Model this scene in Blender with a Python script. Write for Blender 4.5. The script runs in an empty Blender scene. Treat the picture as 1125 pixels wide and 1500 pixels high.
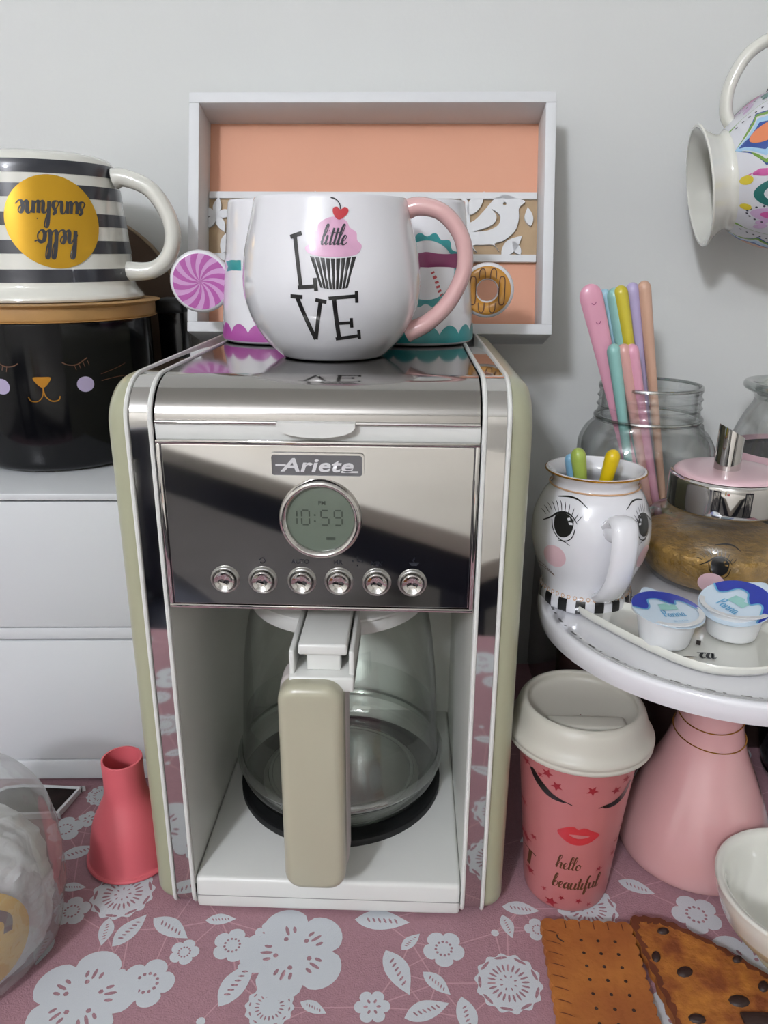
import bpy, bmesh, math, random
from math import sin, cos, pi, sqrt, atan2, radians, hypot
from mathutils import Vector, Matrix, noise as mnoise
from mathutils.geometry import delaunay_2d_cdt

random.seed(7)
SC = bpy.context.scene
COL = SC.collection

# ------------------------------------------------------------------ camera
def camera():
    p, yaw, roll = radians(18.6), radians(1.95), radians(-.29)
    fw = Vector((-sin(yaw) * cos(p), cos(yaw) * cos(p), -sin(p)))
    r0 = Vector((cos(yaw), sin(yaw), 0))
    d0 = fw.cross(r0)
    r = r0 * cos(roll) + d0 * sin(roll)
    d = d0 * cos(roll) - r0 * sin(roll)
    cd = bpy.data.cameras.new('camera')
    cd.sensor_fit = 'VERTICAL'
    cd.sensor_height = 36.0
    cd.lens = 36.0 * 1130 / 1500
    cd.clip_start = .01
    co = bpy.data.objects.new('camera', cd)
    COL.objects.link(co)
    M = Matrix((r, -d, -fw)).transposed().to_4x4()
    M.translation = (.0491, -.3961, .4138)
    co.matrix_world = M
    SC.camera = co
camera()

# ------------------------------------------------------------------ world, light, exposure
W = bpy.data.worlds.new('world')
SC.world = W
W.use_nodes = True
W.node_tree.nodes['Background'].inputs[0].default_value = (.75, .8, .88, 1)
W.node_tree.nodes['Background'].inputs[1].default_value = .25
SC.view_settings.view_transform = 'Standard'
SC.view_settings.look = 'None'
SC.view_settings.gamma = 1
SC.view_settings.use_curve_mapping = False
SC.view_settings.exposure = -0.17
LAMP_POWER = 515.0
LAMP_POS = (-.74, -2.05, 1.42)
LAMP_R = .12
SC.cycles.max_bounces = 14
SC.cycles.transparent_max_bounces = 24
SC.cycles.caustics_reflective = False
SC.cycles.caustics_refractive = False

# ------------------------------------------------------------------ materials
def lin(c):
    if isinstance(c, str):
        c = tuple(int(c[i:i + 2], 16) / 255 for i in (0, 2, 4))
    return tuple((x / 12.92 if x <= .04045 else ((x + .055) / 1.055) ** 2.4) for x in c) + (1,)

def mat(name, col, rough=.5, metal=0., coat=0., noise=0., nscale=40., bump=0., bscale=80., emit=0., spec=.5, col2=None, sub=0.):
    m = bpy.data.materials.new(name)
    m.use_nodes = True
    nt = m.node_tree
    b = nt.nodes['Principled BSDF']
    b.inputs['Base Color'].default_value = lin(col)
    b.inputs['Roughness'].default_value = rough
    b.inputs['Metallic'].default_value = metal
    b.inputs['Coat Weight'].default_value = coat
    b.inputs['Coat Roughness'].default_value = .06
    b.inputs['Specular IOR Level'].default_value = spec
    if sub:
        b.inputs['Subsurface Weight'].default_value = sub
        b.inputs['Subsurface Radius'].default_value = (.01, .008, .008)
    if emit:
        b.inputs['Emission Color'].default_value = lin(col)
        b.inputs['Emission Strength'].default_value = emit
    if noise or bump:
        tc = nt.nodes.new('ShaderNodeTexCoord')
    if noise:
        n = nt.nodes.new('ShaderNodeTexNoise')
        n.inputs['Scale'].default_value = nscale
        n.inputs['Detail'].default_value = 5
        nt.links.new(tc.outputs['Object'], n.inputs['Vector'])
        mx = nt.nodes.new('ShaderNodeMix')
        mx.data_type = 'RGBA'
        c = lin(col)
        mx.inputs[6].default_value = c
        mx.inputs[7].default_value = lin(col2) if col2 else tuple(x * (1 - noise) for x in c[:3]) + (1,)
        ramp = nt.nodes.new('ShaderNodeMapRange')
        ramp.inputs[1].default_value = .35
        ramp.inputs[2].default_value = .68
        nt.links.new(n.outputs[0], ramp.inputs[0])
        nt.links.new(ramp.outputs[0], mx.inputs[0])
        nt.links.new(mx.outputs[2], b.inputs['Base Color'])
    if bump:
        n2 = nt.nodes.new('ShaderNodeTexNoise')
        n2.inputs['Scale'].default_value = bscale
        n2.inputs['Detail'].default_value = 6
        nt.links.new(tc.outputs['Object'], n2.inputs['Vector'])
        bp = nt.nodes.new('ShaderNodeBump')
        bp.inputs['Strength'].default_value = bump
        bp.inputs['Distance'].default_value = .002
        nt.links.new(n2.outputs[0], bp.inputs['Height'])
        nt.links.new(bp.outputs[0], b.inputs['Normal'])
    return m

def glass(name, tint='f2f6f5', edge='6f7a78', gloss=.9, bump=0., bscale=60., milky=0., base=.08):
    """thin clear wall: see-through, darker at grazing angles, with a mirror-like sheen"""
    m = bpy.data.materials.new(name)
    m.use_nodes = True
    nt = m.node_tree
    nt.nodes.clear()
    out = nt.nodes.new('ShaderNodeOutputMaterial')
    tr = nt.nodes.new('ShaderNodeBsdfTransparent')
    gl = nt.nodes.new('ShaderNodeBsdfGlossy')
    gl.inputs['Roughness'].default_value = .03
    gl.inputs['Color'].default_value = (gloss, gloss, gloss, 1)
    lw = nt.nodes.new('ShaderNodeLayerWeight')
    lw.inputs['Blend'].default_value = .5
    mx = nt.nodes.new('ShaderNodeMix')
    mx.data_type = 'RGBA'
    mx.inputs[6].default_value = lin(tint)
    mx.inputs[7].default_value = lin(edge)
    pw = nt.nodes.new('ShaderNodeMath')
    pw.operation = 'POWER'
    pw.inputs[1].default_value = 3.6
    nt.links.new(lw.outputs['Facing'], pw.inputs[0])
    nt.links.new(pw.outputs[0], mx.inputs[0])
    nt.links.new(mx.outputs[2], tr.inputs['Color'])
    p5 = nt.nodes.new('ShaderNodeMath')
    p5.operation = 'POWER'
    p5.inputs[1].default_value = 4.5
    nt.links.new(lw.outputs['Facing'], p5.inputs[0])
    fr = nt.nodes.new('ShaderNodeMath')
    fr.operation = 'MULTIPLY_ADD'
    fr.inputs[1].default_value = .85
    fr.inputs[2].default_value = base
    nt.links.new(p5.outputs[0], fr.inputs[0])
    ms = nt.nodes.new('ShaderNodeMixShader')
    nt.links.new(fr.outputs[0], ms.inputs[0])
    nt.links.new(tr.outputs[0], ms.inputs[1])
    nt.links.new(gl.outputs[0], ms.inputs[2])
    last = ms
    if milky:
        df = nt.nodes.new('ShaderNodeBsdfDiffuse')
        df.inputs['Color'].default_value = (.8, .8, .8, 1)
        m2 = nt.nodes.new('ShaderNodeMixShader')
        m2.inputs[0].default_value = milky
        nt.links.new(ms.outputs[0], m2.inputs[1])
        nt.links.new(df.outputs[0], m2.inputs[2])
        last = m2
    if bump:
        tc = nt.nodes.new('ShaderNodeTexCoord')
        n2 = nt.nodes.new('ShaderNodeTexNoise')
        n2.inputs['Scale'].default_value = bscale
        nt.links.new(tc.outputs['Object'], n2.inputs['Vector'])
        bp = nt.nodes.new('ShaderNodeBump')
        bp.inputs['Strength'].default_value = bump
        bp.inputs['Distance'].default_value = .003
        nt.links.new(n2.outputs[0], bp.inputs['Height'])
        nt.links.new(bp.outputs[0], gl.inputs['Normal'])
        nt.links.new(bp.outputs[0], lw.inputs['Normal'])
    nt.links.new(last.outputs[0], out.inputs['Surface'])
    return m

M = {}
M['wall'] = mat('wall_paint', 'd3d5d3', .85, bump=.08, bscale=220, noise=.03, nscale=3)
M['room'] = mat('room_paint', 'e2ded6', .9, noise=.04, nscale=2)
M['ceil'] = mat('ceiling_paint', 'eeeeea', .9, noise=.03, nscale=2)
M['floor'] = mat('floor_tile', '3f3c3f', .4, noise=.2, nscale=5)
M['cloth'] = mat('cloth_rose', 'a67e87', .9, noise=.10, nscale=350, bump=.35, bscale=900)
M['lace'] = mat('cloth_white_print', 'ccd1d6', .9, noise=.06, nscale=350, bump=.3, bscale=900)
M['lacepink'] = mat('cloth_pale_pink_line', 'bf959c', .9, noise=.06, nscale=350)
M['chrome'] = mat('chrome', 'cfcdca', .045, 1.)
M['chrome_lid'] = mat('chrome_lid', 'a6a39f', .10, 1.)
M['steel'] = mat('brushed_steel', 'b9b9b6', .3, 1., noise=.1, nscale=60)
M['chrome_dark'] = mat('dark_chrome', '77767a', .12, 1.)
M['white_pl'] = mat('white_plastic', 'd5d6d2', .32)
M['cream_pl'] = mat('cream_plastic', 'e0e1da', .4, noise=.02, nscale=8)
M['sage'] = mat('sage_enamel', '9fa086', .3, coat=.3)
M['handle'] = mat('khaki_plastic', 'a8a590', .28, coat=.4)
M['liner'] = mat('grey_plastic', 'b5aeac', .45)
M['black'] = mat('black_rubber', '101113', .5)
M['black_gl'] = mat('black_glaze', '08090c', .12, spec=.35)
M['ink'] = mat('black_print', '0d0d10', .3, coat=.6)
M['ink_soft'] = mat('navy_print', '23262f', .3, coat=.6)
M['lcd'] = mat('lcd_green', '646e62', .25, coat=.6)
M['lcd_ink'] = mat('lcd_segment', '3a4239', .4)
M['badge'] = mat('badge_grey', '77777a', .35, .6)
M['silver'] = mat('satin_silver', 'd9d9db', .4, .3)
M['ceramic'] = mat('white_ceramic', 'dedee2', .1, coat=1.)
M['ivory'] = mat('ivory_ceramic', 'd8d8cf', .1, coat=1.)
M['pinkcer'] = mat('pink_ceramic', 'd3a9a7', .12, coat=.6)
M['stand_pink'] = mat('stand_pink', 'c99a9a', .12, coat=.7, noise=.08, nscale=14)
M['gold'] = mat('gold_foil', 'cb9c22', .32, .5, noise=.12, nscale=10)
M['goldline'] = mat('gold_line', 'b9832f', .25, .8)
M['wood'] = mat('light_wood', 'b58b54', .5, noise=.25, nscale=18)
M['wood_pale'] = mat('pale_wood', 'b49a78', .6, noise=.2, nscale=30)
M['peach'] = mat('peach_paint', 'd79f84', .7, noise=.03, nscale=6)
M['tray_white'] = mat('white_paint', 'd6d8da', .6, noise=.03, nscale=12)
M['magenta'] = mat('magenta_print', 'a8509b', .3, coat=.3)
M['lilac'] = mat('lilac_print', 'c796c4', .3, coat=.3)
M['teal'] = mat('teal_print', '2c8f92', .3, coat=.3)
M['plum'] = mat('plum_print', '8a3565', .3, coat=.3)
M['redp'] = mat('red_print', 'b8303a', .3, coat=.6)
M['crimson'] = mat('crimson_print', '8c1f2a', .4)
M['pinkp'] = mat('pink_print', 'd8a6c4', .3, coat=.6, noise=.15, nscale=60)
M['blush'] = mat('blush_print', 'd9b6bd', .3, coat=.6)
M['donut'] = mat('donut_glaze', 'c28a35', .3, coat=.3, noise=.15, nscale=60)
M['cocoa'] = mat('cocoa_line', '54331d', .5)
M['lavender'] = mat('lavender_print', 'a59ab6', .4)
M['silicone'] = mat('coral_silicone', 'cf6068', .55, noise=.03, nscale=30)
M['cab'] = mat('white_lacquer', 'cdd0d2', .3, noise=.02, nscale=4)
M['groove'] = mat('groove_shade', '8f8f8c', .8)
M['brown'] = mat('brown_wood', '5b4738', .5, noise=.15, nscale=12)
M['brown_rim'] = mat('tan_rim', '8a755c', .5)
M['dark_brown'] = mat('dark_brown_lacquer', '2c211e', .25, coat=.4)
M['tumbler'] = mat('pink_tumbler', 'b06b6b', .35, coat=.2, noise=.06, nscale=20)
M['lid_milky'] = mat('milky_lid', 'b9b6ab', .4, sub=.15)
M['biscuit'] = mat('biscuit', 'a8682c', .7, noise=.35, nscale=26, bump=.5, bscale=120, col2='8e4f22')
M['cookie'] = mat('cookie', 'b0702a', .75, noise=.6, nscale=70, bump=1., bscale=110, col2='7a3d18')
M['choc'] = mat('chocolate', '2a1712', .55, bump=.4, bscale=90)
M['toast'] = mat('toasted_edge', '6a3318', .7, noise=.3, nscale=60)
M['cream_edge'] = mat('cream_edge', 'c39c78', .7)
M['goldsugar'] = mat('gold_sugar', 'b38c48', .35, .3, noise=.4, nscale=120, bump=1., bscale=260)
M['creamlid'] = mat('foil_white', 'c3d2de', .35)
M['blue'] = mat('foil_blue', '26379c', .35)
M['skyblue'] = mat('foil_sky', '5f9fc4', .4)
M['cup'] = mat('cup_white', 'd3d5d6', .35, sub=.1)
M['yellow'] = mat('yellow_print', 'c9a12c', .4)
M['tissue'] = mat('white_tissue', 'cfcfcf', .7, bump=1., bscale=45)
M['glass'] = glass('clear_glass', 'fdfefe', '4a504e')
M['glass_jar'] = glass('jar_glass', 'fdfefe', '3a403d')
M['carafe'] = glass('carafe_glass', 'fcfefc', '3c423f')
M['glass_edge'] = glass('thick_glass_edge', 'e4e9e7', '3a403d', base=.3)
M['bag'] = glass('clear_plastic', 'f6f7f7', 'cfd0cf', bump=.35, bscale=40, milky=.16, base=.12)
M['tile_dark'] = mat('dark_print_tile', '2b211f', .6, noise=.5, nscale=60, spec=.1)
M['navy'] = mat('navy_paint', '262b3d', .5, noise=.1, nscale=9)
M['beige'] = mat('beige_laminate', 'c6c1b8', .5, noise=.06, nscale=5)
M['cord'] = mat('metal_hook', '8d8d8d', .3, 1.)

# ------------------------------------------------------------------ object helpers
def tag(o, label=None, cat=None, group=None, kind=None):
    if label: o['label'] = label
    if cat: o['category'] = cat
    if group: o['group'] = group
    if kind: o['kind'] = kind
    return o

def empty(name, loc=(0, 0, 0), rot=(0, 0, 0)):
    o = bpy.data.objects.new(name, None)
    o.location = loc
    o.rotation_euler = rot
    o.empty_display_size = .02
    COL.objects.link(o)
    return o

def thing(name, label, cat, loc=(0, 0, 0), rot=(0, 0, 0), group=None):
    return tag(empty(name, loc, rot), label, cat, group)

def link(name, me, m, parent=None):
    o = bpy.data.objects.new(name, me)
    if m is not None and not me.materials:
        me.materials.append(M[m] if isinstance(m, str) else m)
    COL.objects.link(o)
    if parent: o.parent = parent
    return o

def mesh(name, geo, m, parent=None, smooth=True, angle=40):
    v, f = geo
    me = bpy.data.meshes.new(name)
    me.from_pydata([tuple(p) for p in v], [], f)
    bm = bmesh.new()
    bm.from_mesh(me)
    bmesh.ops.remove_doubles(bm, verts=bm.verts, dist=1e-6)
    bmesh.ops.recalc_face_normals(bm, faces=bm.faces)
    if smooth:
        a = radians(angle)
        for fc in bm.faces: fc.smooth = True
        for e in bm.edges:
            if len(e.link_faces) == 2 and e.calc_face_angle(0) > a: e.smooth = False
    bm.to_mesh(me)
    bm.free()
    return link(name, me, m, parent)

def join(*gs):
    v, f = [], []
    for a, b in gs:
        k = len(v)
        v += [tuple(p) for p in a]
        f += [tuple(i + k for i in q) for q in b]
    return v, f

def xf(geo, mtx):
    return [tuple(mtx @ Vector(p)) for p in geo[0]], geo[1]

def move(geo, x=0, y=0, z=0):
    return [(p[0] + x, p[1] + y, p[2] + z) for p in geo[0]], geo[1]

def box(x0, x1, y0, y1, z0, z1):
    v = [(x, y, z) for z in (z0, z1) for y in (y0, y1) for x in (x0, x1)]
    return v, [(0, 2, 3, 1), (4, 5, 7, 6), (0, 1, 5, 4), (2, 6, 7, 3), (0, 4, 6, 2), (1, 3, 7, 5)]

def rbox(x0, x1, y0, y1, z0, z1, r=.002, seg=3):
    bm = bmesh.new()
    v, f = box(x0, x1, y0, y1, z0, z1)
    bv = [bm.verts.new(p) for p in v]
    for q in f: bm.faces.new([bv[i] for i in q])
    bmesh.ops.recalc_face_normals(bm, faces=bm.faces)
    bmesh.ops.bevel(bm, geom=list(bm.edges), offset=r, segments=seg, affect='EDGES', profile=.5)
    bm.verts.index_update()
    out = [tuple(p.co) for p in bm.verts], [tuple(p.index for p in q.verts) for q in bm.faces]
    bm.free()
    return out

def revolve(prof, n=56, cap0=False, cap1=False, sq=None):
    """prof: (r, z) list; sq: exponent of a superellipse cross-section"""
    v, f = [], []
    for r, z in prof:
        for k in range(n):
            a = 2 * pi * k / n
            c, s = cos(a), sin(a)
            rr = r
            if sq: rr = r / (abs(c) ** sq + abs(s) ** sq) ** (1 / sq)
            v.append((rr * s, -rr * c, z))
    for i in range(len(prof) - 1):
        for k in range(n):
            a, b = i * n + k, i * n + (k + 1) % n
            f.append((a, b, b + n, a + n))
    if cap0: f.append(tuple(range(n))[::-1])
    if cap1: f.append(tuple(range((len(prof) - 1) * n, len(prof) * n)))
    return v, f

def smooth_prof(pts, per=6):
    return [tuple(p) for p in catmull(pts, per)]

def catmull(pts, per=8, closed=False):
    n = len(pts)
    out = []
    P = lambda i: pts[i % n] if closed else pts[max(0, min(n - 1, i))]
    for i in range(n if closed else n - 1):
        p0, p1, p2, p3 = P(i - 1), P(i), P(i + 1), P(i + 2)
        for k in range(per):
            t = k / per
            out.append(tuple(.5 * (2 * b + (c - a) * t + (2 * a - 5 * b + 4 * c - d) * t * t + (3 * b - a - 3 * c + d) * t ** 3)
                             for a, b, c, d in zip(p0, p1, p2, p3)))
    if not closed: out.append(tuple(pts[-1]))
    return out

def tube(path, rad, n=12, ell=1., up=None, closed=False, caps=True):
    """sweep; rad number or function of t; ell stretches the section along `up`"""
    P = [Vector(p) for p in path]
    N = len(P)
    v, f = [], []
    prev = None
    for i, p in enumerate(P):
        if closed: t = (P[(i + 1) % N] - P[i - 1]).normalized()
        else: t = (P[min(N - 1, i + 1)] - P[max(0, i - 1)]).normalized()
        if up is not None: a = Vector(up)
        else: a = prev if prev is not None else (Vector((0, 0, 1)) if abs(t.z) < .9 else Vector((1, 0, 0)))
        a = (a - t * a.dot(t)).normalized()
        prev = a
        b = t.cross(a)
        r = rad(i / (N - 1)) if callable(rad) else rad
        for k in range(n):
            w = 2 * pi * k / n
            v.append(tuple(p + a * (cos(w) * r * ell) + b * (sin(w) * r)))
    for i in range(N if closed else N - 1):
        for k in range(n):
            a0, b0 = i * n + k, i * n + (k + 1) % n
            a1, b1 = ((i + 1) % N) * n + k, ((i + 1) % N) * n + (k + 1) % n
            f.append((a0, b0, b1, a1))
    if caps and not closed:
        f.append(tuple(range(n))[::-1])
        f.append(tuple(range((N - 1) * n, N * n)))
    return v, f

def torus(R, r, n=40, m=8, z=0):
    return tube([(R * cos(2 * pi * k / n), R * sin(2 * pi * k / n), z) for k in range(n)], r, m, closed=True, up=(0, 0, 1))

# ---------------- flat shapes (millimetres) for prints and cut panels
def inside(loops, x, y):
    c = False
    for L in loops:
        j = len(L) - 1
        for i in range(len(L)):
            xi, yi = L[i]; xj, yj = L[j]
            if (yi > y) != (yj > y) and x < (xj - xi) * (y - yi) / (yj - yi) + xi: c = not c
            j = i
    return c

def fill(loops, step=None):
    pts, ed = [], []
    for L in loops:
        b = len(pts)
        pts += [Vector(p) for p in L]
        ed += [(b + i, b + (i + 1) % len(L)) for i in range(len(L))]
    if step:
        xs = [p.x for p in pts]; ys = [p.y for p in pts]
        y = min(ys) + step / 2
        while y < max(ys):
            x = min(xs) + step / 2
            while x < max(xs):
                if inside(loops, x, y): pts.append(Vector((x, y)))
                x += step
            y += step
    r = delaunay_2d_cdt(pts, ed, [], 0, 1e-5)
    vs, fs = r[0], r[2]
    keep = [tuple(q) for q in fs if inside(loops, sum(vs[i].x for i in q) / 3, sum(vs[i].y for i in q) / 3)]
    return [(p.x, p.y) for p in vs], keep

def circle(x, y, r, n=24, ry=None, rot=0):
    ry = r if ry is None else ry
    return [(x + r * cos(2 * pi * k / n) * cos(rot) - ry * sin(2 * pi * k / n) * sin(rot),
             y + r * cos(2 * pi * k / n) * sin(rot) + ry * sin(2 * pi * k / n) * cos(rot)) for k in range(n)]

def stroke(pts, w, per=6, calli=False, curve=True, taper=False):
    P = catmull(pts, per) if curve and len(pts) > 2 else list(pts)
    if not curve or len(pts) == 2:
        Q = []
        for a, b in zip(P[:-1], P[1:]):
            Q += [(a[0] + (b[0] - a[0]) * k / 4, a[1] + (b[1] - a[1]) * k / 4) for k in range(4)]
        P = Q + [P[-1]]
    v, f = [], []
    N = len(P)
    for i, p in enumerate(P):
        a, b = P[max(0, i - 1)], P[min(N - 1, i + 1)]
        dx, dy = b[0] - a[0], b[1] - a[1]
        l = hypot(dx, dy) or 1
        k = 1.
        if calli: k = .38 + .75 * max(0, -dy / l)
        if taper: k *= .25 + .75 * sin(pi * min(1, max(0, .08 + .92 * i / (N - 1))))
        h = w * k / 2
        v += [(p[0] - dy / l * h, p[1] + dx / l * h), (p[0] + dy / l * h, p[1] - dx / l * h)]
    for i in range(N - 1): f.append((2 * i, 2 * i + 1, 2 * i + 3, 2 * i + 2))
    return v, f

def shift(g, dx=0, dy=0, s=1., rot=0.):
    c, n = cos(rot), sin(rot)
    T = lambda p: (dx + s * (p[0] * c - p[1] * n), dy + s * (p[0] * n + p[1] * c))
    if isinstance(g, tuple): return [T(p) for p in g[0]], g[1]
    return [T(p) for p in g]

class Rev:
    """outer skin of a turned body; 2-D prints are laid on the side facing azimuth az (0 = towards -Y)"""
    def __init__(s, prof, az=0., x0=0, y0=0, wrap=None):
        s.p = sorted(prof, key=lambda q: q[1]); s.az = az; s.x0 = x0; s.y0 = y0; s.wrap = wrap
    def r(s, z):
        p = s.p
        if z <= p[0][1]: return p[0][0]
        for a, b in zip(p[:-1], p[1:]):
            if z <= b[1]:
                t = (z - a[1]) / ((b[1] - a[1]) or 1)
                return a[0] + (b[0] - a[0]) * t
        return p[-1][0]
    def __call__(s, x, z, off):
        r = s.r(z)
        if s.wrap: ph = x / s.wrap
        else: ph = math.asin(max(-.999, min(.999, x / r)))
        ph += s.az
        return (s.x0 + (r + off) * sin(ph), s.y0 - (r + off) * cos(ph), z)

class Flat:
    def __init__(s, o, ux, uy):
        s.o = Vector(o); s.ux = Vector(ux).normalized(); s.uy = Vector(uy).normalized(); s.n = s.ux.cross(s.uy)
    def __call__(s, x, y, off): return tuple(s.o + s.ux * x + s.uy * y + s.n * off)

def decal(name, shapes, surf, m, parent, off=.00025):
    """2-D shapes in mm printed on a surface"""
    v, f = [], []
    for a, b in shapes:
        k = len(v)
        v += [surf(p[0] * .001, p[1] * .001, off) for p in a]
        f += [tuple(i + k for i in q) for q in b]
    me = bpy.data.meshes.new(name)
    me.from_pydata(v, [], f)
    for p in me.polygons: p.use_smooth = True
    return link(name, me, m, parent)

def plate_geo(loops, t, step=None):
    """cut sheet: loops in mm, lying in XZ, front at y=0, thickness t (m) going to +y"""
    v2, f2 = fill(loops, step)
    v = [(x * .001, 0, y * .001) for x, y in v2] + [(x * .001, t, y * .001) for x, y in v2]
    n = len(v2)
    f = [q for q in f2] + [tuple(i + n for i in q)[::-1] for q in f2]
    k = len(v)
    for L in loops:
        m = len(L)
        b = len(v)
        v += [(x * .001, 0, y * .001) for x, y in L] + [(x * .001, t, y * .001) for x, y in L]
        f += [(b + i, b + (i + 1) % m, b + m + (i + 1) % m, b + m + i) for i in range(m)]
    return v, f

def plate(name, loops, t, m, parent=None, mtx=None, step=None):
    g = plate_geo(loops, t, step)
    if mtx is not None: g = xf(g, mtx)
    return mesh(name, g, m, parent, angle=30)

# ---------------- handwriting
GL = {
 'h': ([[(0, .3), (.3, 1.2), (.45, 1.95), (.3, 2.15), (.17, 1.7), (.17, .02)], [(.17, .1), (.22, .5), (.45, .98), (.62, .8), (.62, .2), (.75, .0), (.95, .25)]], .9),
 'e': ([[(-.05, .25), (.28, .5), (.38, .82), (.2, 1.), (.04, .6), (.14, .1), (.36, .0), (.62, .28)]], .6),
 'l': ([[(-.05, .25), (.28, 1.2), (.34, 2.), (.2, 2.12), (.1, 1.6), (.1, .3), (.22, .0), (.46, .25)]], .45),
 'o': ([[(.4, .95), (.1, .8), (.05, .25), (.3, .0), (.55, .35), (.45, .85), (.3, .95), (.45, .75), (.75, .85)]], .7),
 's': ([[(-.05, .15), (.3, .85), (.42, 1.1), (.22, .85), (.42, .45), (.38, .08), (.1, .0), (.02, .2)]], .6),
 'u': ([[(.05, 1.), (.05, .3), (.2, .0), (.45, .3), (.55, 1.)], [(.55, 1.), (.55, .2), (.68, .0), (.82, .25)]], .8),
 'n': ([[(.08, 1.), (.08, .0)], [(.08, .3), (.3, .95), (.5, .95), (.55, .6), (.55, .2), (.68, .0), (.84, .25)]], .82),
 'i': ([[(.08, 1.), (.08, .2), (.2, .0), (.36, .25)], [(.12, 1.4), (.12, 1.5)]], .4),
 't': ([[(.15, 1.75), (.15, .25), (.28, .0), (.46, .25)], [(-.1, 1.2), (.42, 1.28)]], .45),
 'b': ([[(-.05, .25), (.25, 1.3), (.32, 2.), (.2, 2.1), (.1, 1.6), (.1, .2), (.3, .0), (.55, .4), (.4, .9), (.15, .6)]], .68),
 'a': ([[(.5, .85), (.25, 1.), (.03, .5), (.2, .0), (.42, .3), (.52, .95)], [(.52, .95), (.52, .2), (.65, .0), (.8, .25)]], .78),
 'f': ([[(.45, 1.8), (.3, 2.1), (.15, 1.5), (.15, -.6), (.28, -.7), (.35, .2)], [(-.05, .95), (.4, 1.)]], .5),
 'c': ([[(.45, .8), (.25, 1.), (.03, .5), (.2, .0), (.5, .25)]], .55),
 'P': ([[(.1, 2.), (.1, .0)], [(-.05, 1.8), (.4, 2.05), (.7, 1.6), (.45, 1.05), (.12, 1.)]], .75),
 'T': ([[(-.3, 1.85), (.2, 2.), (.75, 1.9)], [(.25, 1.95), (.18, .0)]], .75),
 ' ': ([], .5),
}
def script(txt, x, y, h, w, slant=.15, center=True):
    """handwritten text; h = x-height in mm"""
    tot = sum(GL[c][1] for c in txt) * h
    px = x - tot / 2 if center else x
    out = []
    for c in txt:
        st, adv = GL[c]
        for s in st:
            out.append(stroke([(px + (p[0] + slant * p[1]) * h, y + p[1] * h) for p in s], w, 6, calli=True))
        px += adv * h
    return out

def text_geo(txt, size, bold=0., shear=0., space=1.):
    """built-in block letters as flat triangles, centred, in mm"""
    cu = bpy.data.curves.new('lettering', 'FONT')
    cu.body = txt
    cu.size = size
    cu.shear = shear
    cu.offset = bold
    cu.space_character = space
    cu.align_x = 'CENTER'
    cu.align_y = 'CENTER'
    cu.resolution_u = 3
    o = bpy.data.objects.new('lettering', cu)
    COL.objects.link(o)
    dg = bpy.context.evaluated_depsgraph_get()
    me = o.evaluated_get(dg).to_mesh()
    g = [(p.co.x, p.co.y) for p in me.vertices], [tuple(p.vertices) for p in me.polygons]
    o.evaluated_get(dg).to_mesh_clear()
    bpy.data.objects.remove(o)
    bpy.data.curves.remove(cu)
    return g

# ================================================================== the room
ZF, ZC = -.75, 1.75
YB, YR, XL, XR = .35, -3.4, -2.4, 1.9
def struct(name, geo, m, label):
    return tag(mesh(name, geo, m, smooth=False), label, None, None, 'structure')
struct('wall_back', box(XL, XR, YB, YB + .1, ZF, ZC), 'wall', 'off-white painted wall behind the coffee corner')
struct('wall_front', box(XL, XR, YR - .1, YR, ZF, ZC), 'room', 'beige wall across the room')
struct('wall_left', box(XL - .1, XL, YR, YB, ZF, ZC), 'room', 'beige side wall beyond the drawers')
struct('wall_right', box(XR, XR + .1, YR, YB, ZF, ZC), 'room', 'beige side wall beyond the cake stand')
struct('floor', box(XL, XR, YR, YB, ZF - .1, ZF), 'floor', 'dark tiled floor')
struct('ceiling', box(XL, XR, YR, YB, ZC, ZC + .1), 'ceil', 'white ceiling')

def lamp():
    t = thing('pendant_lamp', 'white globe pendant lamp hanging from the ceiling', 'lamp', LAMP_POS)
    em = mat('lamp_glow', 'f3f6ff', .5, emit=LAMP_POWER / (4 * pi * pi * LAMP_R ** 2 * 4.0))
    g = revolve([(LAMP_R * sin(pi * k / 16) + 1e-5, -LAMP_R * cos(pi * k / 16)) for k in range(17)], 24)
    mesh('globe', g, em, t)
    mesh('cord', tube([(0, 0, LAMP_R), (0, 0, ZC - LAMP_POS[2])], .004, 6), 'white_pl', t)
    mesh('ceiling_rose', move(revolve([(.001, 0), (.05, 0), (.045, -.02), (.001, -.02)], 24), z=ZC - LAMP_POS[2]), 'white_pl', t)
lamp()

# ------------------------------------------------------------------ table and cloth
TX0, TX1, TY0, TY1 = -.75, .72, -.43, .335
def table():
    t = thing('table', 'wooden table under the rose lace-print cloth', 'table', (0, 0, ZF))
    mesh('tabletop', rbox(TX0 + .004, TX1 - .004, TY0 + .004, TY1, .715, .7485, .004), 'brown', t)
    for x in (TX0 + .05, TX1 - .05):
        for y in (TY0 + .05, TY1 - .05):
            mesh('leg', rbox(x - .025, x + .025, y - .025, y + .025, 0, .716, .003), 'brown', t)
table()

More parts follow.
